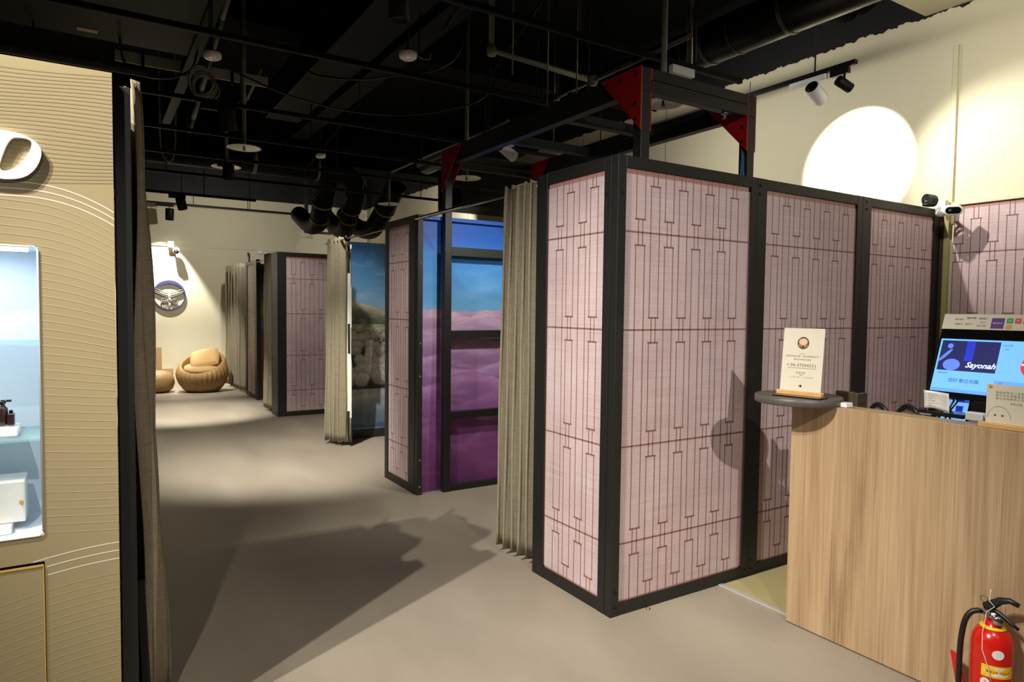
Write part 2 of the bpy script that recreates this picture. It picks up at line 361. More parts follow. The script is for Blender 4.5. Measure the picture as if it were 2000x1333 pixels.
        if bevel:
            bv = o.modifiers.new('bevel', 'BEVEL'); bv.width = bevel; bv.segments = 2; bv.limit_method = 'ANGLE'
        if solid:
            sd = o.modifiers.new('solid', 'SOLIDIFY'); sd.thickness = solid
        if subsurf:
            ss = o.modifiers.new('sub', 'SUBSURF'); ss.levels = subsurf; ss.render_levels = subsurf
        return o
def wloc(o):
    p = V(o.location)
    while o.parent: o = o.parent; p = p + V(o.location)
    return p
def tag(o, label, cat, group=None, kind=None):
    if label: o['label'] = label
    if cat: o['category'] = cat
    if group: o['group'] = group
    if kind: o['kind'] = kind
    return o
def thing(name, label, cat, loc, group=None):
    o = bpy.data.objects.new(name, None); COL.objects.link(o); o.location = loc; o.empty_display_size = 0.1
    return tag(o, label, cat, group)
def struct(o): o['kind'] = 'structure'; return o
def copy_tree(o, loc=None, parent=None):
    c = o.copy(); COL.objects.link(c); c.parent = parent
    if loc is not None: c.location = loc
    for ch in list(o.children): copy_tree(ch, None, c)
    return c
def text_mesh(mb, body, O, u, w, n, size, d, mi=0, bold=0.0, align='CENTER', spacing=1.0, shear=0.0):
    cu = bpy.data.curves.new('t', 'FONT'); cu.body = body; cu.size = size; cu.align_x = align; cu.align_y = 'CENTER'
    cu.offset = bold; cu.resolution_u = 2; cu.space_character = spacing; cu.shear = shear
    ob = bpy.data.objects.new('t', cu); COL.objects.link(ob)
    bpy.context.view_layer.update()
    me = bpy.data.meshes.new_from_object(ob.evaluated_get(bpy.context.evaluated_depsgraph_get()))
    mb.add([V(O) + u*v.co.x + w*v.co.y + n*d for v in me.vertices], [tuple(p.vertices) for p in me.polygons], mi)
    bpy.data.objects.remove(ob); bpy.data.meshes.remove(me); bpy.data.curves.remove(cu)
X, Y, Z = V((1, 0, 0)), V((0, 1, 0)), V((0, 0, 1))

# ------------------------------------------------------------------ the room
CEIL = 4.7
struct(MB().box((-5, -3.2, -0.1), (5.7, 15.4, 0)).build('floor', 'floor'))
struct(MB().box((3.118, -3.0, 0), (5.5, 2.60, 0.006)).build('floor_behind_counter', 'floor2'))
struct(MB().box((3.085, -3.0, 0), (3.118, 2.612, 0.010)).build('trim_1', 'alu', bevel=0.003))
struct(MB().box((-5, -3.2, CEIL), (5.7, 15.4, CEIL+0.1)).build('ceiling', 'ceil'))
struct(MB().box((5.5, -3.2, 0), (5.7, 15.4, CEIL)).build('wall_right', 'wallright'))
struct(MB().box((-5, 15.17, 0), (5.5, 15.4, CEIL)).build('wall_far', 'wallfar'))
struct(MB().box((-5.1, 0.6, 0), (-5, 15.4, CEIL)).build('wall_left', 'wallblack'))
struct(MB().box((4.75, 0.2, 3.90), (5.5, 2.80, CEIL)).build('ceiling_soffit', 'soffit'))
struct(MB().box((-5, 15.155, 0), (5.5, 15.17, 0.10)).build('baseboard_far', 'trim'))
struct(MB().box((-5, 15.15, 2.795), (5.5, 15.17, 2.822)).build('trim_2', 'trim', bevel=0.004))
struct(MB().box((5.478, 2.545, 2.44), (5.5, 2.582, 3.60)).build('trim_3', 'trim', bevel=0.003))
struct(MB().box((5.47, -1.5, 2.413), (5.5, 2.55, 2.437)).build('trim_4', 'trim', bevel=0.003))
struct(MB().box((5.465, 2.555, 0), (5.5, 2.590, 2.41)).build('trim_5', 'yellowtrim', bevel=0.004))
m = MB()
for yy in (4.42, 5.55, 7.05, 8.6, 10.2): m.box((5.4985, yy, 2.3), (5.5, yy+0.006, 3.85))
struct(m.build('trim_6', 'track'))
m = MB().box((5.48, 5.62, 2.3), (5.5, 5.66, 3.3)); struct(m.build('trim_7', 'trim'))

# ------------------------------------------------------------------ printed lattice screens
A_NECK = [(0.308, 0.4445), (1.943, 2.078)]
B_NECK = [(0.0, 0.1436), (0.822, 0.959), (1.432, 1.565), (2.254, 3.0)]
HL = (0.377, 0.889, 1.501, 2.010)
def print_mesh(O, u, n, u0, u1, z0, z1, bars, d=0.0, border=(1, 1, 1, 1), dz=0.0):
    # O on the floor; print spans u0..u1, z0..z1; bars = [(centre, 'A'|'B')]
    m = MB(); m.fbox(O, u, n, u0, u1, z0, z1, d-0.012, d, 0)
    e = d+0.0009
    def strip(a0, a1, b0, b1, mi=1):
        a0, a1 = max(a0, u0), min(a1, u1); b0, b1 = max(b0, z0), min(b1, z1)
        if a1 > a0 and b1 > b0: m.fbox(O, u, n, a0, a1, b0, b1, d-0.001, e if mi == 1 else e-0.0003, mi)
    l = 0.0028
    for h in HL: strip(u0, u1, h+dz-0.0042, h+dz+0.0042)
    for c, k in bars:
        necks = [(a+dz, b+dz) for a, b in (A_NECK if k == 'A' else B_NECK)]
        z = z0
        for a, b in necks + [(z1, z1)]:
            a = max(a, z0)
            if a > z:
                for s in (-1, 1): strip(c+s*0.031-l, c+s*0.031+l, z, a)
            if b > a:
                for s in (-1, 1): strip(c+s*0.0155-l, c+s*0.0155+l, a, b)
                for q in (a, b):
                    if z0+0.01 < q < z1-0.01: strip(c-0.038, c+0.038, q-0.004, q+0.004)
            z = max(z, b)
    if border[0]: strip(u0, u0+0.006, z0, z1, 2)
    if border[1]: strip(u1-0.012, u1, z0, z1, 2)
    if border[2]: strip(u0, u1, z0, z0+0.008, 2)
    if border[3]: strip(u0, u1, z1-0.026, z1, 2)
    return m
def seq(start, pitch, n, first='A'):
    t = 'AB' if first == 'A' else 'BA'
    return [(start+pitch*k, t[k % 2]) for k in range(n)]
def screen(label, O, u, n, W, bars, pl=0.055, pr=0.055, H=2.392, depth=0.05, bolts=(), group='printed lattice screens of the booths', mirror=(0, 1)):
    O = V(O); t = thing('lattice_screen', label, 'screen', O + u*W/2, group)
    for a, b in ((0, pl), (W-pr, W)):
        m = MB(); m.fbox(O, u, n, a, b, 0, H, -depth, 0); m.build('post', 'black', t, bevel=0.0015)
    for a, b in ((0, 0.068), (H-0.062, H)):
        m = MB(); m.fbox(O, u, n, pl, W-pr, a, b, -depth, -0.001); m.build('rail', 'black', t, bevel=0.003)
    pm = print_mesh(O, u, n, pl, W-pr, 0.068, H-0.062, bars, d=-0.012, border=(mirror[0], mirror[1], 1, 1))
    pm.build('printed_sheet', ['washi', 'line', 'border'], t, recalc=False)
    for (a, z) in bolts:
        m = MB(); m.lathe(O + u*a + Z*z, [(0.0, 0.006), (0.006, 0.005), (0.008, 0.0), (0.008, -0.004)], 10, axis=n); m.build('bolt', 'bolt', t)
    return t
def feet(t, pts):
    for p in pts:
        MB().lathe(V(p), [(0.012, 0), (0.012, 0.004), (0.005, 0.006), (0.005, 0.011), (0, 0.012)], 12).build('levelling_foot', 'steel', t)
# booth beside the counter: side screen faces the aisle, three screens face the entrance
G1 = 'lattice screens of the nearest booth'
screen('narrow pink lattice screen facing the aisle beside the nearest open curtain', (2.268, 3.345, 0), -Y, -X, 0.676,
       [(0.223, 'A'), (0.320, 'B'), (0.430, 'A'), (0.528, 'B')], pl=0.108, pr=0.055, bolts=((0.64, 2.2),), group=G1, mirror=(1, 0))
t_ = screen('wide pink lattice screen at the near corner of the nearest booth', (2.268, 2.615, 0), X, -Y, 1.077,
       seq(0.1665, 0.1035, 8), bolts=((0.03, 2.2), (0.03, 0.13), (0.03, 0.05), (1.05, 0.05)), group=G1)
feet(t_, [(2.52, 2.598, 0), (3.10, 2.600, 0)])
screen('wide pink lattice screen directly behind the small standing sign', (3.347, 2.615, 0), X, -Y, 1.085,
       seq(0.185, 0.1037, 8), pl=0.085, pr=0.058, bolts=((0.02, 2.35), (0.02, 2.30), (0.02, 0.10), (0.02, 0.05)), group=G1)
screen('pink lattice screen between the white cameras and the screen behind the sign', (4.434, 2.615, 0), X, -Y, 1.035,
       seq(0.183, 0.1077, 7), pl=0.105, pr=0.085, bolts=((0.05, 2.36), (0.05, 2.31)), group=G1)
# next booths
screen('narrow pink lattice screen facing the aisle beside the purple field mural', (2.341, 5.959, 0), -Y, -X, 0.68,
       [(0.165, 'A'), (0.272, 'B'), (0.38, 'A'), (0.485, 'B')], pl=0.07, pr=0.13, group='lattice screens of the middle booth')
for z in (2.26, 1.98, 1.3, 1.0, 0.28, 0.06): pass
screen('pink lattice screen standing behind the curtain with black strips', (2.296, 10.01, 0), X, -Y, 1.45,
       seq(0.235, 0.132, 9), pl=0.125, pr=0.06, group='lattice screens of the far booth')
screen('sliver of pink lattice screen beside the farthest pleated curtain', (2.405, 12.92, 0), -Y, -X, 0.90,
       [(0.2, 'A'), (0.3, 'B'), (0.45, 'A'), (0.6, 'B'), (0.72, 'A')], pl=0.12, pr=0.14, group='lattice screens of the farthest booth')
# frame returns that close the ends of the far screens
t = thing('booth_post', 'black end post of the mural wall beside the purple field', 'post', (2.36, 5.25, 0))
m = MB().box((2.345, 5.228, 0), (2.393, 5.278, 2.392)); m.build('upright', 'black', t, bevel=0.003)
for z in (2.26, 1.98, 1.30, 1.02, 0.30, 0.07):
    MB().lathe((2.372, 5.228, z), [(0, 0.007), (0.007, 0.006), (0.010, 0), (0.010, -0.003)], 10, axis=-Y).build('bolt', 'boltbright', t)
tag(MB().box((2.296, 10.064, 0), (2.345, 10.40, 2.392)).build('booth_side_panel', 'black', bevel=0.003), 'black side of the far booth beside its tied back curtain', 'panel')
tag(MB().box((2.40, 11.97, 0), (2.47, 12.02, 2.40)).build('booth_post', 'black', bevel=0.003), 'black corner post beside the narrow dark mural', 'post')
# printed sheet on the right wall
u = -Y; O = V((5.5, 2.53, 0))
pm = print_mesh(O, u, -X, 0.0, 2.6, 0.02, 2.41, [(0.034+0.1135*k, 'AB'[k % 2]) for k in range(23)], d=0.012, border=(0, 0, 0, 1), dz=0.05)
tag(pm.build('wall_print', ['washi', 'line', 'border'], recalc=False), 'pink lattice print on the right wall behind the monitor', 'wall print')
tag(MB().box((5.47, 2.590, 0), (5.5, 2.615, 2.40)).build('filler_strip', 'brownstrip'), 'dark brown strip in the corner between booth and right wall', 'strip')

# ------------------------------------------------------------------ murals
def lerp(a, b, t): t = max(0, min(1, t)); return tuple(a[i]+(b[i]-a[i])*t for i in range(3))
def nz(x, y, z=0.0): return noise.fractal(V((x, y, z)), 1.0, 2.0, 4)
def paint_field(x, z):
    # blue sky over billowing purple fields
    top = 1.585 + 0.02*nz(x*3, 2)
    if z > top:
        t = (z-1.58)/0.8
        c = lerp((112, 172, 214), (28, 110, 204), max(0,t)**0.75); c = lerp(c, (18, 88, 186), (t-0.62)/0.2)
        k = nz(x*2.5, z*9, 5); return lerp(c, (150, 190, 226), max(0, k*0.5)*max(0, 1-t))
    best = None
    cols = [(222, 190, 212), (210, 176, 204), (194, 158, 192), (190, 150, 194), (190, 142, 196), (186, 130, 190), (172, 110, 174), (158, 92, 156), (146, 80, 140), (120, 58, 112)]
    bases = [1.57, 1.48, 1.36, 1.25, 1.12, 0.98, 0.82, 0.64, 0.46, 0.26]
    for k in range(9, -1, -1):
        b = bases[k] + 0.075*math.sin(x*(3.4+0.45*k)+k*2.1) + 0.05*nz(x*2.2, k*3.3)
        if z < b or k == 0:
            d = max(0, b-z); c = cols[k]
            hi = lerp(c, (238, 214, 232), 0.30 if k < 6 else 0.14); lo = lerp(c, (92, 52, 104), 0.42)
            s = math.exp(-d/0.045); c = lerp(lerp(c, lo, d/0.20), hi, s*0.8)
            if k < 9 and d < 0.02: c = lerp(lerp(cols[max(0, k-1)], (110, 70, 120), 0.3), c, d/0.02)
            q = nz(x*3.5, z*16, k); return lerp(c, hi if q > 0 else lo, min(1, abs(q)*0.7))
random.seed(3)
BUSH = []
for row in range(9):
    zc = 1.30 - row*0.082
    for k in range(12):
        BUSH.append((2.45 + k*0.12*(1+row*0.09) + random.uniform(-.05, .05), zc + random.uniform(-.03, .03), (0.052+row*0.010)*random.uniform(.85, 1.2)))
def paint_bushes(x, z):
    ridge = 1.68 - (x-2.70)*0.26 + 0.02*nz(x*5, 1) - 0.35*max(0, 2.72-x)
    if z > ridge:
        t = (z-1.5)/0.88; c = lerp((138, 176, 200), (36, 112, 188), t)
        k = nz(x*3, z*12, 2); return lerp(c, (190, 206, 214), max(0, k)*0.55)
    if z > 1.40:
        d = ridge-z; k = nz(x*9, z*14, 7)
        return lerp(lerp((190, 182, 152), (92, 102, 98), d/0.16), (220, 210, 178), max(0, k)*0.6)
    for bx, bz, br in reversed(BUSH):
        if bz-br < 0.56: continue
        d = math.hypot(x-bx, (z-bz)*1.15)
        if d < br*(1+0.18*nz(x*40, z*40, bx)):
            up = (z-bz)/br; k = nz(x*70, z*70, 3)
            c = lerp((92, 90, 92), (236, 230, 228), 0.58+0.42*up+0.5*k)
            return lerp(c, (34, 32, 34), max(0, (d/br-0.72)/0.28)*(0.8 if up < 0 else 0.15))
    if z > 1.18:
        k = nz(x*12, z*30, 9); c = lerp((138, 150, 118), (206, 208, 174), 0.5+0.8*k); return c
    if z > 0.60: return (40, 36, 38)
    if z > 0.18:
        k = nz(x*4, z*10, 4); e = 0.46+0.05*math.sin(x*5)
        c = lerp((132, 138, 142), (184, 186, 184), 0.5+0.6*k)
        return c if z > e else lerp(c, (86, 104, 122), min(1, (e-z)/0.22))
    return lerp((54, 74, 104), (120, 142, 164), max(0, nz(x*3, z*40, 4))*1.2) 
def paint_night(x, z):
    if z > 1.25:
        c = lerp((60, 110, 170), (40, 74, 130), (z-1.25)/1.1)
        g = math.hypot((x-2.55)/0.16, (z-1.55)/0.24)
        if g < 1+0.4*nz(x*14, z*14): c = lerp((120, 170, 40), (40, 90, 30), g)
        return c
    k = nz(x*8, z*10, 2)
    return lerp((120, 40, 60), (60, 90, 40), 0.5+k) if z > 0.6 else (90, 66, 40)
def mural(name, x0, x1, z0, z1, y, fn, nx, nzz, parent, thick=0.018):
    vs, fs = [], []
    for j in range(nzz+1):
        for i in range(nx+1): vs.append((x0+(x1-x0)*i/nx, y, z0+(z1-z0)*j/nzz))
    for j in range(nzz):
        for i in range(nx): a = j*(nx+1)+i; fs.append((a, a+1, a+nx+2, a+nx+1))
    m = MB(); m.add(vs, fs, 0); nv = len(vs)
    m.box((x0, y+0.0005, z0), (x1, y+thick, z1), 1)
    o = m.build(name, ['mural', 'liner'], parent, recalc=False)
    ca = o.data.color_attributes.new('Col', 'FLOAT_COLOR', 'POINT')
    for i in range(nv): ca.data[i].color = srgb(*fn(vs[i][0], vs[i][2]))
    return o
t = thing('mural_wall', 'tall mural of purple fields under blue sky behind black rails', 'mural', (3.0, 5.26, 0))
mural('painted_sheet', 2.393, 3.70, 0.0, 2.385, 5.30, paint_field, 150, 330, t)
MB().box((2.393, 5.262, 2.36), (3.70, 5.30, 2.392), 0).build('top_rail', M['mural'], t)
bpy.data.objects['top_rail'].data.materials.clear(); M['muralblue'] = mat('mural_blue', (16, 92, 186), 0.5, 0, 0.05, 5); bpy.data.objects['top_rail'].data.materials.append(M['muralblue'])
for z0, z1 in ((2.058, 2.135), (1.347, 1.412), (0.635, 0.702), (0.0, 0.05)):
    MB().box((2.65, 5.205, z0), (3.48, 5.255, z1)).build('rail', 'black', t, bevel=0.003)
t = thing('mural_wall', 'mural of pale bushes and a hill under blue sky', 'mural', (3.0, 7.92, 0))
mural('painted_sheet', 2.47, 3.75, 0.10, 2.385, 7.92, paint_bushes, 170, 330, t)
MB().box((2.47, 7.90, 0), (3.75, 7.94, 0.10)).build('bottom_rail', 'black', t, bevel=0.003)
M['muralblue2'] = mat('mural_pale_blue', (56, 122, 190), 0.5, 0, 0.05, 5)
MB().box((2.47, 7.895, 2.35), (3.75, 7.94, 2.392)).build('top_rail', 'muralblue2', t)
t = thing('mural_wall', 'narrow dark mural with a green tree in the farthest booth', 'mural', (2.9, 12.03, 0))
mural('painted_sheet', 2.47, 3.4, 0.02, 2.33, 12.03, paint_night, 40, 90, t)
m = MB(); m.tube([(2.60+0.13*math.cos(a), 12.0, 2.12+0.15*math.sin(a)) for a in [k*math.pi/10 for k in range(20)]], 0.02, 8, closed=True)
for k in range(5): m.cyl((2.60, 12.0, 2.12), (2.60+0.12*math.cos(k*1.25), 12.0, 2.12+0.14*math.sin(k*1.25)), 0.022, 0.03)
tag(m.build('wall_fan', 'black'), 'round black fan in front of the narrow dark mural', 'fan')

# ------------------------------------------------------------------ curtains and rods
def pleats(p0, p1, nf, amp, n=12, ph=0.0, ampend=None):
    p0, p1 = V((p0[0], p0[1], 0)), V((p1[0], p1[1], 0)); t = (p1-p0).normalized(); s = V((t.y, -t.x, 0)); out = []
    for i in range(nf*n+1):
        q = i/(nf*n); a = 2*math.pi*nf*q + ph
        k = amp if ampend is None else amp+(ampend-amp)*q
        out.append((p0 + (p1-p0)*q + t*0.35*(p1-p0).length/nf*0.35*math.sin(2*a), s*k*math.sin(a)))
    return out
def curtain(label, p0, p1, nf, amp, z0, z1, flare=1.25, ph=0.0, shift=(0, 0), p0b=None, p1b=None, group='linen curtains of the booths', wobble=0.006):
    top = pleats(p0, p1, nf, amp*0.75, ph=ph); bot = pleats(p0b or p0, p1b or p1, nf, amp*flare, ph=ph)
    m = MB(); rows = 26; vs = []
    for j in range(rows+1):
        t = j/rows; z = z1 + (z0-z1)*t
        e = t**0.7
        for i, (a, b) in enumerate(zip(top, bot)):
            p = (a[0]+a[1])*(1-e) + (b[0]+b[1])*e
            wv = wobble*math.sin(3.3*t*math.pi+i*0.31)
            dz = 0.008*math.sin(i*0.9) if j == 0 else (0.006*math.sin(i*0.35) if j == rows else 0)
            vs.append((p.x+wv+shift[0]*t, p.y+wv*0.6+shift[1]*t, z+dz))
    k = len(top)
    fs = [(j*k+i, j*k+i+1, (j+1)*k+i+1, (j+1)*k+i) for j in range(rows) for i in range(k-1)]
    m.add(vs, fs, 0, True)
    c = V(((p0[0]+p1[0])/2, (p0[1]+p1[1])/2, z0))
    t = thing('curtain', label, 'curtain', c, group)
    m.build('cloth', 'curtain', t, solid=0.004, recalc=False)
    return t
c1 = curtain('pleated linen curtain drawn open beside the nearest lattice booth', (2.315, 3.375), (2.315, 3.74), 5, 0.048, 0.045, 2.385, 1.1, p0b=(2.345, 3.40), p1b=(2.295, 3.76))
rod = tag(MB().cyl((2.33, 3.345, 2.350), (2.33, 5.228, 2.350), 0.015).build('curtain_rod', 'rodtrack'),
          'metal curtain rod running above the purple field mural', 'curtain rod')
c2 = curtain('linen curtain with black strips hanging before the pale bush mural', (2.40, 7.30), (2.385, 7.80), 4, 0.050, 0.045, 2.385, 1.2, p0b=(2.47, 7.52), p1b=(2.36, 7.80))
# its turned-back edge: liner, hem, strips
MB().add([(2.455, 7.36, 2.30), (2.475, 7.30, 2.30), (2.545, 7.50, 0.33), (2.50, 7.55, 0.33)], [(0, 1, 2, 3)]).build('liner', 'liner', c2, solid=0.003, recalc=False)
MB().add([(2.50, 7.55, 0.33), (2.545, 7.50, 0.33), (2.55, 7.50, 0.05), (2.50, 7.55, 0.05)], [(0, 1, 2, 3)]).build('hem', 'curtain', c2, solid=0.003, recalc=False)
def strip_on(par, a, b, wid, wdir):
    a, b = V(a), V(b); wd = V(wdir)
    MB().add([a, a+wd*wid, b+wd*wid, b], [(0, 1, 2, 3)]).build('hook_strip', 'velcro', par, solid=0.004, recalc=False)
strip_on(c2, (2.425, 7.28, 2.33), (2.432, 7.30, 1.98), 0.03, (0.6, -0.8, 0))
strip_on(c2, (2.452, 7.36, 1.42), (2.462, 7.38, 1.08), 0.03, (0.6, -0.8, 0))
strip_on(c2, (2.475, 7.44, 0.42), (2.490, 7.48, 0.05), 0.03, (0.6, -0.8, 0))
tag(MB().cyl((2.385, 5.96, 2.350), (2.385, 7.95, 2.350), 0.012).lathe((2.385, 7.19, 2.35), [(0.012, -0.03), (0.034, -0.03), (0.034, 0.0), (0.012, 0.0)], 16, 1, axis=Y).build('curtain_rod', ['rodtrack', 'bolt']),
    'metal curtain rod above the pale bush mural', 'curtain rod')
c3 = curtain('linen curtain bunched at the black side of the far booth', (2.31, 10.42), (2.30, 10.80), 4, 0.035, 0.05, 2.40, 1.1)
tag(MB().cyl((2.33, 10.45, 2.35), (2.42, 12.0, 2.35), 0.011).build('curtain_rod', 'chrome'), 'curtain rod over the narrow dark mural at the farthest booth', 'curtain rod')
c4 = curtain('widely spread pleated curtain closest to the far wall', (2.40, 12.95), (2.36, 14.45), 6, 0.075, 0.06, 2.39, 1.0)
c5 = curtain('linen curtain hanging behind the khaki printed cabinet', (0.135, 2.79), (0.155, 3.12), 2, 0.030, 0.04, 2.405, 1.55, p0b=(0.15, 2.80), p1b=(0.245, 3.15), wobble=0.012)
strip_on(c5, (0.128, 2.74, 0.60), (0.150, 2.745, 0.05), 0.028, (0.95, 0.3, 0))

# ------------------------------------------------------------------ portal frame with red gussets
t = thing('gantry_frame', 'black steel gantry with red corner gussets above the nearest booth', 'frame', (3.06, 4.0, 0))
for x0 in (2.585, 3.470):
    for y0 in (2.80, 5.20):
        MB().box((x0, y0, 0.0), (x0+0.065, y0+0.065, 2.815)).build('leg', 'black', t, bevel=0.003)
for x0 in (2.585, 3.470):
    MB().box((x0, 2.80, 2.815), (x0+0.065, 5.265, 2.945)).build('long_beam', 'black', t, bevel=0.003)
for y0 in (2.80, 3.62, 4.32, 5.20):
    MB().box((2.65, y0, 2.815 if y0 in (2.80, 5.20) else 2.85), (3.47, y0+0.065, 2.882 if y0 in (2.8, 5.2) else 2.915)).build('cross_beam', 'black', t, bevel=0.004)
for y0 in (2.80, 5.20): MB().box((2.65, y0+0.002, 2.885), (3.47, y0+0.063, 2.945)).build('upper_beam', 'black', t, bevel=0.003)
for x0 in (2.577, 2.651, 3.462, 3.536):
    for y0, s in ((2.80, 1), (5.265, -1)):
        g = MB(); g.prism([(0, 0), (0.345, 0), (0, -0.345)], V((x0, y0, 2.945)), Y*s, Z, X, 0.0, 0.008)
        go = g.build('gusset', 'red', t)
        for (a, b) in ((0.035, -0.035), (0.035, -0.19), (0.035, -0.28), (0.17, -0.035), (0.28, -0.030)):
            for d, sgn in ((0.0, -1), (0.008, 1)):
                MB().lathe(V((x0+d, y0+s*a, 2.945+b)), [(0, 0.007), (0.008, 0.006), (0.010, 0.0), (0.010, -0.001)], 10, axis=X*sgn).build('bolt', 'bolt', go)
MB().add([(3.4685, 2.815, 2.41), (3.4685, 2.850, 2.41), (3.4685, 2.842, 2.62), (3.4685, 2.822, 2.58)], [(0, 1, 2, 3)]).build('tape', 'bluetape', t, solid=0.001, recalc=False)
MB().lathe((3.30, 2.84, 2.815), [(0.022, 0), (0.022, -0.006), (0.01, -0.012), (0.006, -0.03), (0.012, -0.034), (0.0, -0.036)], 14).build('eye_bolt', 'boltbright', t)

# ------------------------------------------------------------------ printed display cabinet on the left
PY = 2.62
t = thing('display_cabinet', 'khaki printed cabinet with a lit glass shelf niche', 'cabinet', (-0.7, 2.75, 0))
NX, NZ0, NZ1, PX, PT = -0.135, 0.850, 1.783, 0.074, 2.366
m = MB()
m.box((NX, PY, 0.0), (PX, PY+0.02, PT)); m.box((-2.2, PY, NZ1), (NX, PY+0.02, PT)); m.box((-2.2, PY, 0.765), (NX, PY+0.02, NZ0)); m.box((-2.2, PY, 0), (-1.35, PY+0.02, PT-0.001))
def xz_line(fn, wid, mi, x0=-1.5, x1=PX, clip=None, n=170):
    pts = []
    def flush():
        if len(pts) > 1: m.ribbon(pts, Z, -Y, wid, 0.0005, mi)
        pts.clear()
    for i in range(n+1):
        x = x0+(x1-x0)*i/n; z = fn(x)
        if z > PT-0.004 or z < 0.0 or (x < NX+0.004 and NZ0-0.004 < z < NZ1+0.004) or (x < NX and z < 0.767): flush(); continue
        pts.append(V((x, PY, z)))
    flush()
# upper fine field
for k in range(28):
    z0 = 2.345 - k*0.0128
    xz_line(lambda x: z0 + 0.006*math.sin(x*9+k*0.22) + 0.03*(x*0.6) + 0.01*math.sin(x*3.1), 0.0045, 2)
arc = lambda zt: (lambda x: zt - 0.62*max(0, x+0.165)**2*2.1 - 0.10*max(0, -x-0.17)**1.5)
for k in range(3): xz_line(arc(1.982-k*0.021-0.0005*k*k), 0.0042, 1)
for k in range(1, 42):
    s = 1.94-0.0265*k
    fl = min(1, k/24)
    xz_line(lambda x: s - (1-fl)*0.62*max(0, x+0.165)**2*2.1 - 0.06*(x+0.03)*(1-0.6*fl) - 0.018*math.sin((x+0.1)*5)*fl, 0.0036, 3)
low = lambda zt: (lambda x: zt - 0.32*max(0, 0.075-x)**1.8)
for k in range(3): xz_line(low(0.792-k*0.028), 0.0042, 1)
for k in range(1, 28): xz_line(low(0.712-0.026*k), 0.0036, 3, x0=NX+0.002)
m.build('printed_front', ['panelprint', 'printwhite', 'printfine_b', 'printfine'], t, recalc=False)
# niche lining, base tray, shelves, light
m = MB(); d = PY+0.30
m.box((-1.35, d, NZ0-0.02), (NX+0.012, d+0.012, NZ1+0.02)); m.box((NX, PY+0.021, NZ0-0.02), (NX+0.012, d, NZ1+0.02)); m.box((-1.362, PY+0.02, NZ0-0.02), (-1.35, d, NZ1+0.02))
m.box((-1.35, PY+0.021, NZ0-0.02), (NX, d, NZ0)); m.box((-1.35, PY+0.021, NZ1), (NX, d, NZ1+0.02))
m.build('niche_lining', 'niche', t)
MB().tube([(NX-0.002, PY-0.002, NZ0+0.01), (NX-0.002, PY-0.002, NZ1-0.012), (NX-0.012, PY-0.002, NZ1-0.002), (-1.34, PY-0.002, NZ1-0.002)], 0.0035, 6).tube([(NX-0.002, PY-0.002, NZ0+0.014), (NX-0.012, PY-0.002, NZ0+0.002), (-1.34, PY-0.002, NZ0+0.002)], 0.0035, 6).build('edge_trim', 'whitegloss', t)
for z in (1.470, 1.162): MB().box((-1.348, PY+0.012, z-0.004), (NX-0.002, d-0.002, z+0.004)).build('glass_shelf', 'glass_edge', t, bevel=0.001)
MB().box((-1.3, PY+0.05, NZ1-0.014), (NX-0.03, PY+0.075, NZ1-0.002)).build('led_strip', 'led', t)
dr = MB().box((-1.34, PY-0.003, 0.03), (NX-0.004, PY+0.018, 0.752)); 
for k in range(1, 28):
    pts = []
    for i in range(30):
        x = -1.33 + (NX-0.008+1.33)*i/29; z = low(0.712-0.026*k)(x)
        if 0.035 < z < 0.745: pts.append(V((x, PY-0.003, z)))
    if len(pts) > 1: dr.ribbon(pts, Z, -Y, 0.0030, 0.0005, 1)
do = dr.build('door', ['panelprint', 'printfine'], t, recalc=False)
MB().box((-1.34, PY-0.006, 0.750), (NX-0.003, PY+0.0, 0.756)).box((NX-0.0055, PY-0.006, 0.03), (NX-0.002, PY+0.0, 0.752)).build('edge_trim', 'gold', do)
MB().box((-2.2, PY+0.0205, 0), (-1.38, PY+0.5, PT-0.01)).box((-1.37, PY+0.0205, 0), (PX-0.002, PY+0.5, NZ0-0.025)).box((-1.37, PY+0.0205, NZ1+0.025), (PX-0.002, PY+0.5, PT-0.01)).box((-1.37, PY+0.325, NZ0-0.024), (PX-0.002, PY+0.5, NZ1+0.024)).box((NX+0.014, PY+0.0205, NZ0-0.024), (PX-0.002, PY+0.324, NZ1+0.024)).build('carcass', 'black', t)
nl = bpy.data.lights.new('niche_light', 'AREA'); nl.shape = 'RECTANGLE'; nl.size = 1.1; nl.size_y = 0.04; nl.energy = 5; nl.color = (0.80, 0.90, 1.0)
no = bpy.data.objects.new('niche_light', nl); COL.objects.link(no); no.location = (-0.74, PY+0.10, NZ1-0.02)
tag(MB().box((0.078, 2.645, 0), (0.128, 2.705, 2.335)).build('booth_post', 'black', bevel=0.003), 'black post at the edge of the khaki printed cabinet', 'post')
# things in the niche
b = thing('perfume_bottle', 'small dark bottle with black cap on the upper glass shelf', 'bottle', (-0.245, 2.78, 1.19))
MB().lathe((-0.252, 2.78, 1.196), [(0.0, 0), (0.016, 0), (0.017, 0.01), (0.017, 0.055), (0.010, 0.064), (0.008, 0.07)], 16).build('body', 'bottle', b)
MB().lathe((-0.252, 2.78, 1.266), [(0.010, 0), (0.012, 0.002), (0.012, 0.012), (0.0, 0.014)], 16).tube([(-0.252, 2.78, 1.276), (-0.225, 2.78, 1.276)], 0.004).build('pump', 'blackgloss', b)
b = thing('perfume_bottle', 'square brown bottle nearest the niche edge', 'bottle', (-0.225, 2.77, 1.19))
MB().box((-0.236, 2.755, 1.196), (-0.216, 2.785, 1.236)).build('body', 'bottle', b, bevel=0.003); MB().box((-0.231, 2.76, 1.236), (-0.221, 2.78, 1.246)).build('cap', 'blackgloss', b)
tag(MB().box((-0.62, 2.70, 1.1665), (-0.205, 2.84, 1.192)).build('display_tray', 'whitegloss', bevel=0.004), 'low white tray under the dark bottles', 'tray')
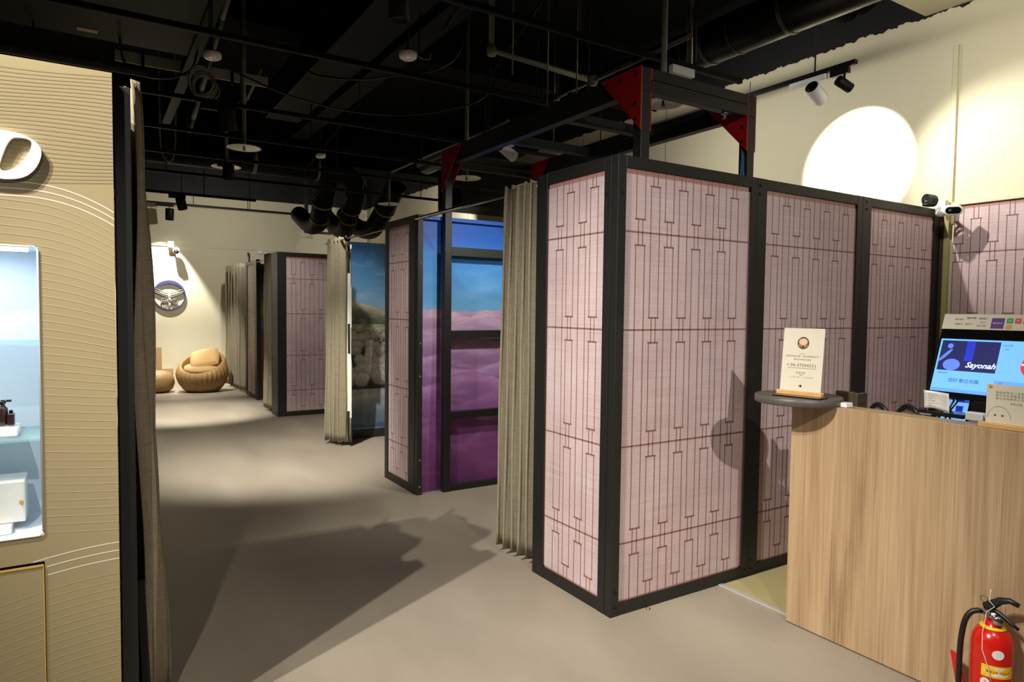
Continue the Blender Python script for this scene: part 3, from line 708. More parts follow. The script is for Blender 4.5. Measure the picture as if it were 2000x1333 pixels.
b = thing('white_gift_box', 'tall white box standing at the bottom of the lit niche', 'box', (-0.33, 2.80, 0.86))
MB().box((-0.5, 2.72, 0.878), (-0.19, 2.86, 1.015)).build('body', 'whitegloss', b, bevel=0.004); MB().cyl((-0.20, 2.72, 0.945), (-0.20, 2.714, 0.945), 0.006).build('button', 'gold', b)
tag(MB().box((-0.52, 2.68, 0.851), (-0.225, 2.87, 0.877)).build('display_riser', 'whitegloss', bevel=0.003), 'white riser under the tall white box', 'riser')
# the raised letter
def dshape(k):
    # slanted rounded D outline, k insets
    pts = []
    ctrl = [(-0.275, 2.130), (-0.225, 2.134), (-0.185, 2.131), (-0.150, 2.120), (-0.126, 2.100), (-0.119, 2.078), (-0.126, 2.046), (-0.142, 2.016), (-0.166, 1.994), (-0.200, 1.984), (-0.240, 1.984), (-0.300, 1.990)]
    return ctrl
out = dshape(0)
hole = [(-0.200, 2.112), (-0.172, 2.117), (-0.150, 2.113), (-0.144, 2.100), (-0.154, 2.070), (-0.174, 2.036), (-0.196, 2.016), (-0.216, 2.008), (-0.228, 2.014), (-0.224, 2.044)]
def smooth(p, it=2):
    for _ in range(it):
        q = []
        for i in range(len(p)):
            a, c = V((*p[i], 0)), V((*p[(i+1) % len(p)], 0)); q += [tuple((a*.75+c*.25)[:2]), tuple((a*.25+c*.75)[:2])]
        p = q
    return p
out, hole = smooth(out), smooth(hole)
cu = bpy.data.curves.new('d', 'CURVE'); cu.dimensions = '2D'; cu.fill_mode = 'BOTH'; cu.extrude = 0.011
for pl in (out, hole):
    sp = cu.splines.new('POLY'); sp.points.add(len(pl)-1); sp.use_cyclic_u = True
    for q, p in zip(sp.points, pl): q.co = (p[0], p[1], 0, 1)
ob = bpy.data.objects.new('d', cu); COL.objects.link(ob); bpy.context.view_layer.update()
me = bpy.data.meshes.new_from_object(ob.evaluated_get(bpy.context.evaluated_depsgraph_get()))
m = MB(); m.add([V((v.co.x, PY-0.0085+v.co.z*0.7, v.co.y)) for v in me.vertices], [tuple(p.vertices) for p in me.polygons]); bpy.data.objects.remove(ob)
tag(m.build('sign_letter', 'whitegloss'), 'raised white slanted letter D on the khaki printed cabinet', 'letter')

# ------------------------------------------------------------------ reception counter
CX = 3.03; CT = 1.148
t = thing('reception_counter', 'light oak reception counter with its end beside the booth', 'counter', (3.3, 0.6, 0))
MB().box((CX, -1.6, 0.006), (CX+0.022, 2.123, CT)).build('front_panel', 'oak', t, bevel=0.002)
MB().box((CX+0.022, -1.6, 0.74), (CX+0.62, 2.10, 0.765)).build('worktop', 'oak', t, bevel=0.002)
MB().box((CX+0.022, 2.10, 0.012), (CX+0.60, 2.122, 0.765)).build('end_panel', 'oak', t)
MB().box((CX+0.022, -1.6, 1.10), (CX+0.13, 2.12, 1.1465)).build('ledge', 'oak', t, bevel=0.002)
r = thing('round_shelf', 'dark grey round shelf overhanging the counter end', 'shelf', (3.022, 2.085, CT))
MB().lathe((3.022, 2.085, CT+0.001), [(0.203, 0), (0.207, 0.003), (0.207, 0.034), (0.203, 0.037)], 64).build('disc', 'shelfgrey', r)
tag(MB().box((3.235, 1.925, 0.766), (3.262, 2.02, 1.205)).box((3.24, 1.905, 1.05), (3.33, 1.928, 1.20)).build('side_board', 'darkwood', bevel=0.004), 'dark brown upright board behind the white box on the counter', 'board')
tag(MB().box((3.06, 1.852, CT), (3.115, 1.915, CT+0.022)).build('small_box', 'whitegloss', bevel=0.003), 'small flat white box on the counter beside the round shelf', 'box')
# standing sign on the shelf
SO = V((2.948, 2.026, CT+0.038)); su = V((0.175, -0.985, 0)).normalized(); sn = V((-0.985, -0.175, 0)); 
tilt = V((0.10, 0.018, 0.995)).normalized()
tr = thing('tray', 'dark blue rimmed tray under the standing phone number sign', 'tray', SO)
MB().fbox(SO, su, sn, -0.118, 0.118, 0.0005, 0.007, -0.045, 0.045).build('base', 'blackgloss', tr, bevel=0.002)
M['traytop'] = mat('tray_top', (150, 128, 110), 0.35, 0, 0.05, 20)
MB().fbox(SO, su, sn, -0.110, 0.110, 0.007, 0.0085, -0.038, 0.038).build('top_sheet', 'traytop', tr)
s = thing('table_sign', 'cream standing sign with phone number on the round shelf', 'sign', SO)
B0 = SO + Z*0.009
MB().fbox(B0, su, sn, -0.112, 0.112, 0.0, 0.022, -0.014, -0.003).fbox(B0, su, sn, -0.112, 0.112, 0, 0.022, 0.006, 0.018).fbox(B0, su, sn, -0.112, 0.112, 0, 0.006, -0.014, 0.018).build('wooden_base', 'oakholder', s, bevel=0.002)
C0 = B0 + Z*0.006
card = MB(); card.fbox(C0, su, sn, -0.101, 0.101, 0, 0.325, -0.0015, 0.002, w=tilt)
tn = su.cross(tilt); tn = tn if tn.dot(sn) > 0 else -tn
co = card.build('card', 'card', s, bevel=0.0005)
ins = MB(); P = lambda a, b: C0 + su*a + tilt*b
text_mesh(ins, '04-37050531', P(0.008, 0.142), su, tilt, tn, 0.0205, 0.0032, 0, spacing=1.18)
ins.fbox(C0, su, tn, -0.068, 0.072, 0.1275, 0.1287, 0.002, 0.0032, 0, w=tilt)
for body, z, sz, sp in (('HAPPY !', 0.198, 0.0075, 1.4), ('如需協助請洽詢，歡迎使用服務鈴！', 0.186, 0.0095, 1.3), ('我們立即為您服務', 0.170, 0.0095, 1.3), ('營業時間：', 0.105, 0.0095, 1.4), ('每日', 0.094, 0.0085, 1.3), ('11:00 AM — 21:30 PM', 0.083, 0.0095, 1.3)):
    text_mesh(ins, body, P(0.002, z), su, tilt, tn, sz, 0.0032, 1, spacing=sp)
text_mesh(ins, '✆', P(-0.068, 0.142), su, tilt, tn, 0.012, 0.0032, 0)
io = ins.build('lettering', ['ink', 'inkfaint'], co, recalc=False)
def flat(mb, cx, cz, rx, rz, d, mi, a0=0, a1=2*math.pi, n=28):
    mb.add([P(cx + rx*math.cos(a0+(a1-a0)*k/n), cz + rz*math.sin(a0+(a1-a0)*k/n)) + tn*d for k in range(n)], [tuple(range(n))], mi)
em = MB(); flat(em, 0, 0.252, 0.0285, 0.030, 0.0026, 0); flat(em, 0, 0.258, 0.0215, 0.017, 0.0029, 1)
flat(em, 0, 0.240, 0.0255, 0.016, 0.0030, 0, math.pi, 2*math.pi)
for k in (-3, -2, -1, 1, 2, 3): em.fbox(P(k*0.0066, 0.228+abs(k)*0.0018), su, tn, -0.0015, 0.0015, 0, 0.013, 0.0026, 0.0034, 2, w=tilt)
flat(em, -0.004, 0.040, 0.0055, 0.0058, 0.0028, 2); flat(em, 0.002, 0.040, 0.0060, 0.0062, 0.0030, 0)
em.build('emblem', ['charcoal', 'peach', 'gold'], co, recalc=False)

# monitor facing the customers
T0 = V((3.285, 1.605, 1.222)); mu = -Y; mw = V((0.36, 0, 0.933)); mn = mu.cross(mw)
mn = mn if mn.x < 0 else -mn
t = thing('monitor', 'tilted black customer monitor with light blue screen', 'monitor', (3.45, 1.35, 0.766))
MB().fbox(T0, mu, mn, 0, 0.57, 0, 0.335, -0.03, 0, w=mw).build('housing', 'blackgloss', t, bevel=0.004)
sc = MB(); sc.fbox(T0, mu, mn, 0.012, 0.558, 0.030, 0.285, -0.001, 0.0008, 0, w=mw)
Q = lambda a, b: T0 + mu*a + mw*b
def sr(a0, a1, b0, b1, mi, d=0.0014): sc.fbox(T0, mu, mn, a0, a1, b0, b1, 0, d, mi, w=mw)
sr(0.020, 0.258, 0.132, 0.277, 2); sr(0.262, 0.558, 0.03, 0.10, 1); sr(0.012, 0.262, 0.030, 0.045, 1); sr(0.125, 0.160, 0.18, 0.277, 3, 0.0018)
def sflat(cx, cz, rx, rz, d, mi, rot=0.0, n=24):
    pts = []
    for k in range(n):
        a = 2*math.pi*k/n; x, y = rx*math.cos(a), rz*math.sin(a)
        pts.append(Q(cx+x*math.cos(rot)-y*math.sin(rot), cz+x*math.sin(rot)+y*math.cos(rot)) + mn*d)
    sc.add(pts, [tuple(range(n))], mi)
sflat(0.078, 0.160, 0.036, 0.028, 0.0017, 4); sflat(0.045, 0.205, 0.040, 0.007, 0.0019, 4, 0.9); sflat(0.058, 0.25, 0.012, 0.012, 0.0017, 4)
text_mesh(sc, 'Sayonah', Q(0.195, 0.162), mu, mw, mn, 0.036, 0.0024, 5, bold=0.0008, shear=0.35)
text_mesh(sc, '您好 歡迎光臨', Q(0.142, 0.085), mu, mw, mn, 0.020, 0.0018, 6, bold=0.0002)
text_mesh(sc, '營業資訊', Q(0.050, 0.118), mu, mw, mn, 0.010, 0.0018, 6)
for b, z in (('本次消費', 0.262), ('合計', 0.245), ('找零', 0.088), ('實收', 0.066)): text_mesh(sc, b, Q(0.285, z), mu, mw, mn, 0.010, 0.0018, 6)
sflat(0.395, 0.175, 0.048, 0.052, 0.0018, 7); sc.fbox(T0, mu, mn, 0.35, 0.44, 0.176, 0.184, 0, 0.0024, 5, w=mw)
sc.build('screen', ['scr_light', 'scr_mid', 'scr_pic', 'scr_blue', 'scr_pale', 'scr_white', 'scr_ink', 'scr_red'], t, recalc=False)
MB().box((3.39, 1.375, 0.766), (3.43, 1.462, 1.27)).box((3.33, 1.30, 0.7655), (3.50, 1.47, 0.78)).build('stand', 'grey', t, bevel=0.006)
h = thing('header_sign', 'white payment strip mounted along the top of the monitor', 'sign', (3.42, 1.35, 1.54))
hb = MB(); hb.fbox(T0, mu, mn, -0.004, 0.574, 0.337, 0.412, -0.014, -0.008, w=mw); ho = hb.build('board', 'card', h, bevel=0.001)
hp = MB()
def hr(a0, a1, b0, b1, mi): hp.fbox(T0, mu, mn, a0, a1, b0, b1, -0.0085, -0.0072, mi, w=mw)
hr(0.198, 0.248, 0.344, 0.394, 0); hr(0.257, 0.281, 0.370, 0.394, 1); hr(0.288, 0.312, 0.370, 0.394, 2); hr(0.257, 0.281, 0.343, 0.363, 3); hr(0.320, 0.345, 0.368, 0.394, 4)
hp.build('colour_blocks', ['purple', 'green', 'salmon', 'gold', 'bluelabel'], ho, recalc=False)
hl = MB(); HQ = lambda a, b: T0 + mu*a + mw*b
for b, a, z, sz, mi in (('電子支付', 0.065, 0.385, 0.009, 0), ('行動支付', 0.065, 0.362, 0.009, 0), ('載具條碼', 0.115, 0.392, 0.010, 0), ('會員登入', 0.165, 0.390, 0.010, 0), ('悠遊卡', 0.165, 0.372, 0.008, 1), ('信用卡', 0.108, 0.362, 0.011, 1), ('電子發票', 0.160, 0.355, 0.010, 1), ('街口支付', 0.223, 0.369, 0.0095, 2), ('LP', 0.269, 0.382, 0.014, 2), ('PAY', 0.300, 0.382, 0.009, 2)):
    text_mesh(hl, b, HQ(a, z), mu, mw, mn, sz, -0.0066, mi)
hl.build('lettering', ['ink', 'inkfaint', 'labelwhite'], ho, recalc=False)
# paper note on a thin holder
n_ = thing('paper_note', 'curled white paper note on a thin stick below the monitor', 'note', (3.2, 1.52, 1.1))
vs = []; fs = []
for j in range(7):
    for i in range(9):
        a = i/8; b_ = j/6; vs.append((3.20+0.012*math.sin(a*3)-0.010*b_*b_, 1.568-0.104*a, 1.176+0.082*b_-0.006*a+0.004*math.sin(a*5)*(1-b_)))
for j in range(6):
    for i in range(8): a = j*9+i; fs.append((a, a+1, a+10, a+9))
MB().add(vs, fs, 0, True).build('paper', 'white', n_, solid=0.0008, recalc=False)
tx = MB()
for k in range(6): tx.fbox(V((3.1965, 1.56, 1.18)), -Y, -X, 0.008, 0.008+0.022*(1+(k % 3)*0.4), 0.01+k*0.011, 0.012+k*0.011, 0.004, 0.0046)
tx.build('writing', 'inkfaint', n_, recalc=False)
MB().cyl((3.205, 1.555, CT), (3.212, 1.560, 1.25), 0.0028, n=8).build('stick', 'conduit', n_)
MB().box((3.18, 1.53, CT-0.001), (3.23, 1.58, CT+0.006)).build('base', 'grey', n_, bevel=0.002)
# tablet behind
t = thing('tablet', 'small tilted tablet with bright blue screen under the monitor', 'tablet', (3.42, 1.5, 0.766))
TO = V((3.36, 1.575, 1.100)); tw = V((0.36, 0, 0.933))
MB().fbox(TO, -Y, mn, -0.012, 0.115, -0.02, 0.14, -0.012, 0, w=tw).build('housing', 'blackgloss', t, bevel=0.003)
ts = MB().fbox(TO, -Y, mn, 0, 0.105, 0, 0.130, 0, 0.001, 0, w=tw).fbox(TO, -Y, mn, 0.055, 0.085, 0.03, 0.085, 0, 0.0016, 1, w=tw).fbox(TO, -Y, mn, 0.055, 0.105, 0.103, 0.120, 0, 0.0016, 1, w=tw)
ts.build('screen', ['scr_light', 'scr_blue'], t, recalc=False)
MB().cyl((3.40, 1.52, 0.767), (3.40, 1.52, 1.11), 0.014).build('stand', 'blackgloss', t)
def cable(label, pts, r=0.004, name='cable'):
    P4 = []; pts = [V(p) for p in pts]
    for i in range(len(pts)-1):
        a, b, c, d = pts[max(i-1, 0)], pts[i], pts[i+1], pts[min(i+2, len(pts)-1)]
        for k in range(8):
            q = k/8; P4.append(0.5*((2*b)+(c-a)*q+(2*a-5*b+4*c-d)*q*q+(3*b-a-3*c+d)*q**3))
    P4.append(pts[-1])
    return tag(MB().tube(P4, r, 8).build(name, 'rubber'), label, 'cable')
cable('thin black cable curving left across the tablet', [(3.335, 1.49, 1.24), (3.322, 1.505, 1.20), (3.31, 1.515, 1.16), (3.302, 1.50, 1.12), (3.30, 1.47, 1.10), (3.30, 1.44, 1.095)])
cable('thin black cable slanting straight across the tablet', [(3.34, 1.475, 1.24), (3.322, 1.49, 1.20), (3.305, 1.515, 1.15), (3.30, 1.535, 1.10)])
tag(MB().box((3.19, 1.40, CT), (3.30, 1.59, CT+0.018)).build('card_reader', 'blackgloss', bevel=0.004), 'flat black device lying on the counter under the tablet', 'device')
for k, (y, r_, lab) in enumerate(((1.80, 0.072, 'black padded loop on the counter beside the brown board'), (1.66, 0.080, 'larger black loop on the counter next to the paper note'))):
    pts = [(3.25+0.02*math.sin(a*2), y+r_*math.cos(a)*0.9, 1.075+r_*math.sin(a)*1.2) for a in [math.pi*j/16 for j in range(17)]]
    h = thing('headphones', lab, 'headphones', (3.25, y, 0.766))
    MB().tube(pts, 0.010, 10).tube([(p[0]-0.006, p[1], p[2]-0.012) for p in pts], 0.005, 8).build('band', 'rubber', h)
    for q in (pts[0], pts[-1]): MB().lathe(V(q)-Z*0.05, [(0, 0.02), (0.03, 0.016), (0.035, -0.016), (0, -0.02)], 16, axis=Y).build('ear_cup', 'rubber', h)
    MB().box((3.225, y-0.055, 0.766), (3.275, y+0.055, 1.00)).build('holder', 'blackgloss', h, bevel=0.004)
tag(MB().box((3.19, 1.325, CT), (3.23, 1.395, CT+0.035)).build('small_box', 'white', bevel=0.003), 'small white box between the monitor stand and acrylic sign', 'box')
# acrylic sign at the counter edge
s = thing('acrylic_sign', 'white acrylic sign with ring emblem on a wooden base', 'sign', (3.07, 1.17, CT))
MB().box((3.045, 0.98, CT+0.0005), (3.105, 1.285, CT+0.02)).build('wooden_base', 'oakholder', s, bevel=0.003)
ao = MB().box((3.072, 1.0, CT+0.018), (3.078, 1.268, CT+0.175)).build('card', 'card', s, bevel=0.001)
al = MB(); AO = V((3.072, 1.268, CT+0.018))
for k in range(3): text_mesh(al, ('掃描條碼加入會員', '即可享有專屬優惠', '歡迎洽詢服務人員')[k], AO - Y*0.082 + Z*(0.126-k*0.012), -Y, Z, -X, 0.0105, 0.001, 0, spacing=1.35)
text_mesh(al, '謝謝光臨', AO - Y*0.105 + Z*0.084, -Y, Z, -X, 0.009, 0.001, 0, spacing=1.3)
ring = [AO - Y*(0.048+0.040*math.cos(a)) + Z*(0.024+0.046*math.sin(a)) - X*0.001 for a in [math.pi*k/24 for k in range(25)]]
al.tube(ring, 0.0007, 4, 0)
for y in (0.034, 0.060): al.lathe(AO - Y*y + Z*0.034, [(0, 0.0014), (0.004, 0.0012), (0.004, 0)], 12, 1, axis=-X)
al.lathe(AO - Y*0.016 + Z*0.148, [(0, 0.0012), (0.007, 0.001), (0.007, 0)], 16, 2, axis=-X)
al.build('lettering', ['inkfaint', 'ink', 'gold'], ao, recalc=False)

# fire extinguisher and its red stand
EX, EY = 2.925, 1.150
st = thing('extinguisher_stand', 'red stand holding the fire extinguisher by the counter', 'stand', (EX, EY, 0))
MB().lathe((EX, EY, 0), [(0.098, 0.0), (0.098, 0.012), (0.094, 0.015), (0, 0.015)], 28).build('base', 'extred', st)
MB().prism([(0.075, 0.0), (0.09, 0.0), (0.135, 0.222), (0.105, 0.212), (0.080, 0.10)], V((EX+0.02, EY+0.02, 0.015)), Y, Z, X, 0, 0.010).build('side_handle', 'extred', st)
e = thing('fire_extinguisher', 'red fire extinguisher standing in front of the oak counter', 'fire extinguisher', (EX, EY, 0.015))
MB().lathe((EX, EY, 0.016), [(0, 0), (0.066, 0), (0.070, 0.008), (0.070, 0.315), (0.067, 0.345), (0.056, 0.372), (0.036, 0.388), (0.030, 0.392), (0.030, 0.412), (0, 0.412)], 40).build('cylinder', 'extred', e)
MB().lathe((EX, EY, 0.016), [(0.031, 0.386), (0.043, 0.384), (0.044, 0.390), (0.031, 0.394)], 32).build('collar_ring', 'yellow', e)
MB().cyl((EX, EY, 0.425), (EX, EY, 0.462), 0.018).cyl((EX, EY-0.03, 0.445), (EX, EY+0.045, 0.448), 0.011).build('valve', 'chrome', e)
MB().lathe((EX-0.012, EY-0.018, 0.440), [(0, 0.024), (0.016, 0.024), (0.018, 0.02), (0.018, 0)], 20, axis=V((-0.85, -0.5, 0))).build('gauge', 'chrome', e)
MB().tube([(EX, EY+0.030, 0.472), (EX, EY+0.008, 0.484), (EX, EY-0.022, 0.512), (EX, EY-0.052, 0.522), (EX, EY-0.082, 0.514)], [0.015, 0.018, 0.014, 0.011, 0.009], 10).build('top_lever', 'rubber', e)
MB().tube([(EX, EY+0.02, 0.470), (EX, EY-0.02, 0.462), (EX, EY-0.06, 0.436), (EX, EY-0.085, 0.424)], [0.010, 0.009, 0.008, 0.006], 8).build('carry_handle', 'rubber', e)
hp_ = [(EX-0.005, EY+0.045, 0.450), (EX-0.020, EY+0.068, 0.438), (EX-0.034, EY+0.083, 0.400), (EX-0.042, EY+0.090, 0.33), (EX-0.044, EY+0.092, 0.25), (EX-0.044, EY+0.091, 0.14), (EX-0.04, EY+0.085, 0.06)]
cb = []
hv = [V(p) for p in hp_]
for i in range(len(hv)-1):
    a, b, c, d_ = hv[max(i-1, 0)], hv[i], hv[i+1], hv[min(i+2, len(hv)-1)]
    for k in range(6): q = k/6; cb.append(0.5*((2*b)+(c-a)*q+(2*a-5*b+4*c-d_)*q*q+(3*b-a-3*c+d_)*q**3))
cb.append(hv[-1]); MB().tube(cb, 0.0105, 12).build('hose', 'rubber', e)
MB().tube([(EX-0.01, EY+0.03+0.012*math.cos(a), 0.503+0.012*math.sin(a)) for a in [2*math.pi*k/14 for k in range(14)]], 0.0016, 6, closed=True).build('pin_ring', 'steel', e)
MB().tube([(EX-0.005, EY+0.010, 0.545), (EX-0.006, EY+0.012, 0.525), (EX-0.014, EY+0.010, 0.502), (EX-0.018, EY-0.01, 0.488), (EX-0.028, EY+0.012, 0.462), (EX-0.060, EY+0.01, 0.39), (EX-0.072, EY+0.004, 0.33), (EX-0.074, EY-0.02, 0.27), (EX-0.070, EY-0.035, 0.20)], 0.0013, 6).build('string', 'labelwhite', e)
def wrap(name, mats, fn, r=0.0706): pass
def curved(mb, a0, a1, z0, z1, r, mi, n=14):
    vs = []
    for k in range(n+1):
        a = a0+(a1-a0)*k/n; c, s_ = math.cos(a), math.sin(a); vs += [(EX+r*c, EY+r*s_, z0), (EX+r*c, EY+r*s_, z1)]
    mb.add(vs, [(2*k, 2*k+1, 2*k+3, 2*k+2) for k in range(n)], mi, True)
def cdisc(mb, ac, zc, ra, rz, r, mi, n=24, scallop=0.0):
    vs = []
    for k in range(n):
        t_ = 2*math.pi*k/n; q = 1+scallop*math.cos(6*t_)
        a = ac + ra*q*math.cos(t_)/0.07; vs.append((EX+r*math.cos(a), EY+r*math.sin(a), zc+rz*q*math.sin(t_)))
    c = len(vs); vs.append((EX+(r+0.0002)*math.cos(ac), EY+(r+0.0002)*math.sin(ac), zc))
    mb.add(vs, [(k, (k+1) % n, c) for k in range(n)], mi, True)
lb = MB(); A0 = math.pi+0.55     # towards the camera
curved(lb, A0-0.62, A0+0.92, 0.232, 0.278, 0.0706, 0)
cdisc(lb, A0+0.18, 0.256, 0.046, 0.017, 0.0712, 1, 40, 0.05)
cdisc(lb, A0+0.12, 0.322, 0.020, 0.018, 0.0708, 1)
cdisc(lb, A0-0.42, 0.208, 0.016, 0.018, 0.0708, 1); cdisc(lb, A0+0.16, 0.203, 0.014, 0.014, 0.0708, 0); curved(lb, A0+0.52, A0+0.95, 0.175, 0.222, 0.0708, 2)
def ctext(mb, body, ac, zc, size, r, mi):
    tmp = MB(); text_mesh(tmp, body, V((0, 0, 0)), X, Z, -Y, size, 0, mi)
    mb.add([(EX+r*math.cos(ac+p.x/0.07), EY+r*math.sin(ac+p.x/0.07), zc+p.z) for p in tmp.v], tmp.f, mi)
ctext(lb, '蓄壓式乾粉滅火器', A0+0.18, 0.254, 0.0105, 0.0716, 3); ctext(lb, 'ABC', A0+0.18, 0.265, 0.006, 0.0716, 4)
ctext(lb, 'A', A0-0.42, 0.213, 0.013, 0.0712, 4); ctext(lb, 'B', A0+0.16, 0.206, 0.014, 0.0712, 4)
lb.build('label', ['yellow', 'labelwhite', 'bluelabel', 'labelred', 'ink'], e, recalc=False)

# ------------------------------------------------------------------ security cameras
def dome_cam(label, c, aim, base, s=1.0):
    c = V(c); aim = V(aim).normalized(); side = aim.cross(Z).normalized()
    t = thing('security_camera', label, 'camera', base)
    MB().box(V(base)-V((0.03, 0.03, 0.02))*s, V(base)+V((0.03, 0.03, 0.05))*s).build('bracket', 'white', t, bevel=0.005)
    b = MB(); b.lathe(c - aim*0.035*s, [(0, -0.005*s), (0.022*s, 0), (0.034*s, 0.012*s), (0.036*s, 0.055*s), (0.030*s, 0.070*s), (0, 0.072*s)], 24, axis=aim); b.build('head', 'whitegloss', t)
    MB().lathe(c + aim*0.036*s, [(0.025*s, 0), (0.026*s, 0.002*s), (0, 0.003*s)], 20, axis=aim).build('face', 'blackgloss', t)
    MB().lathe(c + aim*0.039*s, [(0.010*s, 0), (0.008*s, 0.003*s), (0, 0.003*s)], 16, axis=aim).build('lens', 'lensoff', t)
    MB().cyl(c, base, 0.010*s).build('arm', 'white', t)
    return t
# stadium shaped camera at the booth top corner
t = thing('security_camera', 'white security camera looking out from the booth top corner', 'camera', (5.36, 2.58, 2.40))
cc = V((5.30, 2.46, 2.355)); aim = V((-0.75, -0.62, -0.12)).normalized(); sd = aim.cross(Z).normalized(); up = sd.cross(aim)
def stad(R, L, n=14): return [(L+R*math.cos(a), R*math.sin(a)) for a in [-math.pi/2+math.pi*k/n for k in range(n+1)]] + [(-L+R*math.cos(a), R*math.sin(a)) for a in [math.pi/2+math.pi*k/n for k in range(n+1)]]
MB().prism(stad(0.036, 0.028), cc, sd, up, aim, -0.03, 0.03).build('head', 'whitegloss', t, bevel=0.008)
MB().prism(stad(0.024, 0.026), cc, sd, up, aim, 0.0302, 0.032).build('face', 'blackgloss', t)
MB().lathe(cc+aim*0.032+sd*0.02, [(0.010, 0), (0.008, 0.002), (0, 0.002)], 16, axis=aim).build('lens', 'lensoff', t)
MB().lathe(cc+sd*0.070+aim*(-0.015)-Z*0.008, [(0, -0.035), (0.024, -0.028), (0.036, -0.006), (0.036, 0.012), (0.022, 0.032), (0, 0.036)], 24, axis=aim).build('rear_ball', 'whitegloss', t)
MB().box((5.37, 2.54, 2.392), (5.42, 2.60, 2.45)).build('bracket', 'white', t, bevel=0.004)
MB().cyl(cc-aim*0.02, (5.39, 2.57, 2.40), 0.010).build('arm', 'white', t)
t = thing('power_adapter', 'black bundled cable and adapter on top of the booth corner', 'cable', (5.22, 2.59, 2.392))
MB().box((5.18, 2.57, 2.392), (5.26, 2.61, 2.43)).build('body', 'rubber', t, bevel=0.005)
for k in range(5):
    MB().tube([(5.17+0.024*k, 2.575+0.03*math.cos(a), 2.435+0.038*math.sin(a)) for a in [2*math.pi*j/16 for j in range(16)]], 0.006, 6, closed=True).build('cable_loop', 'rubber', t)
dome_cam('white security camera mounted on the far wall above the round emblem', (1.49, 15.03, 2.70), (-0.15, -0.9, -0.35), (1.40, 15.12, 2.80), 1.7)
tag(MB().box((3.05, 15.12, 2.73), (3.17, 15.17, 2.80)).build('junction_box', 'white', bevel=0.004), 'small white box on the far wall above the farthest booth', 'box')
cable('black cable loop on top of the farthest booth', [(2.42, 12.6, 2.40), (2.40, 12.65, 2.50), (2.42, 12.75, 2.56), (2.46, 12.85, 2.52), (2.46, 12.9, 2.40)], 0.012)

# ------------------------------------------------------------------ emblem, wicker seats
LC = V((1.366, 15.15, 1.808)); R_ = 0.300
t = thing('wall_emblem', 'round navy and white emblem on the far wall', 'emblem', (LC.x, 15.14, LC.z-R_))
ob_ = []; n = 64
vs = []
for k in range(n):
    a = 2*math.pi*k/n; th = 0.022 + 0.045*max(0, math.sin(a))**1.5
    for rr, dd in ((R_, 0), (R_, -0.03), (R_-th, -0.03), (R_-th, 0)): vs.append((LC.x+rr*math.cos(a), 15.165+dd, LC.z+rr*math.sin(a)))
fs = [(4*k+i, 4*k+(i+1) % 4, 4*((k+1) % n)+(i+1) % 4, 4*((k+1) % n)+i) for k in range(n) for i in range(4)]
MB().add(vs, fs).build('ring', 'bluelogo', t)
m = MB(); yq = 15.145
for s_ in (-1, 1):
    for j, (dz, w_) in enumerate(((0.10, 0.262), (0.06, 0.268), (0.025, 0.255))):
        pts = [V((LC.x + s_*(0.022 + (w_-0.022)*q), yq, LC.z + dz - 0.05*(1-q)**1.5 - 0.02 + 0.055*q*q)) for q in [k/10 for k in range(11)]]
        m.tube(pts, 0.011, 6)
m.build('strands', 'greylogo', t)
m = MB()
def arcp(cx, cz, rx, rz, a0, a1, n=14): return [V((LC.x+cx+rx*math.cos(a0+(a1-a0)*k/n), yq, LC.z+cz+rz*math.sin(a0+(a1-a0)*k/n))) for k in range(n+1)]
m.tube(arcp(0, -0.075, 0.05, 0.045, 0.1, math.pi-0.1), 0.010, 6)
m.tube(arcp(-0.085, -0.115, 0.065, 0.05, 0.3, math.pi+0.3), 0.010, 6)
for dx in (-0.135, -0.100, -0.065): m.tube([V((LC.x+dx, yq, LC.z-0.09)), V((LC.x+dx+0.004, yq, LC.z-0.15)), V((LC.x+dx-0.012, yq, LC.z-0.185))], 0.009, 6)
m.tube([V((LC.x-0.045, yq, LC.z-0.085)), V((LC.x-0.02, yq, LC.z-0.17)), V((LC.x+0.02, yq, LC.z-0.12)), V((LC.x+0.04, yq, LC.z-0.085))], 0.010, 6)
m.tube(arcp(0.10, -0.13, 0.055, 0.052, 0.9, 2*math.pi+0.2, 22), 0.010, 6); m.tube(arcp(0.10, -0.13, 0.025, 0.024, 0.2, 2*math.pi-0.8, 14), 0.008, 6)
m.build('letters', 'greylogo', t)

ch = thing('wicker_chair', 'round wicker tub chair with a tan cushion by the far wall', 'chair', (1.78, 13.70, 0))
c0 = V((1.78, 13.72, 0)); n = 160; vs = []; prof = [(0.255, 0.0), (0.32, 0.06), (0.385, 0.16), (0.425, 0.28), (0.432, 0.38), (0.415, 0.46), (0.385, 0.53), (0.36, 0.56), (0.335, 0.555), (0.33, 0.50), (0.34, 0.42), (0.33, 0.40)]
bk = V((0.45, 0.85, 0)).normalized()
for (r_, h_) in prof:
    for k in range(n):
        a = 2*math.pi*k/n; d_ = V((math.cos(a), math.sin(a), 0)); q = d_.dot(bk)
        rib = 1 + 0.018*math.cos(a*32)
        hh = h_*(1 + 0.30*q*(h_/0.56)**1.5) + (0.0 if h_ < 0.3 else 0.02*q)
        rr = r_*rib*(1.04 - 0.05*max(0, q)*(h_/0.56))
        vs.append(c0 + d_*rr + Z*hh)
fs = [(i*n+k, i*n+(k+1) % n, (i+1)*n+(k+1) % n, (i+1)*n+k) for i in range(len(prof)-1) for k in range(n)]
fs += [tuple(range(n))[::-1], tuple(range((len(prof)-1)*n, len(prof)*n))]
MB().add(vs, fs, 0, True).build('woven_shell', 'wicker', ch)
MB().lathe(c0+Z*0.40, [(0, 0), (0.30, 0.005), (0.325, 0.035), (0.31, 0.08), (0.22, 0.105), (0, 0.115)], 40, axis=V((-0.08, -0.16, 1))).build('seat_cushion', 'wick_cushion', ch)
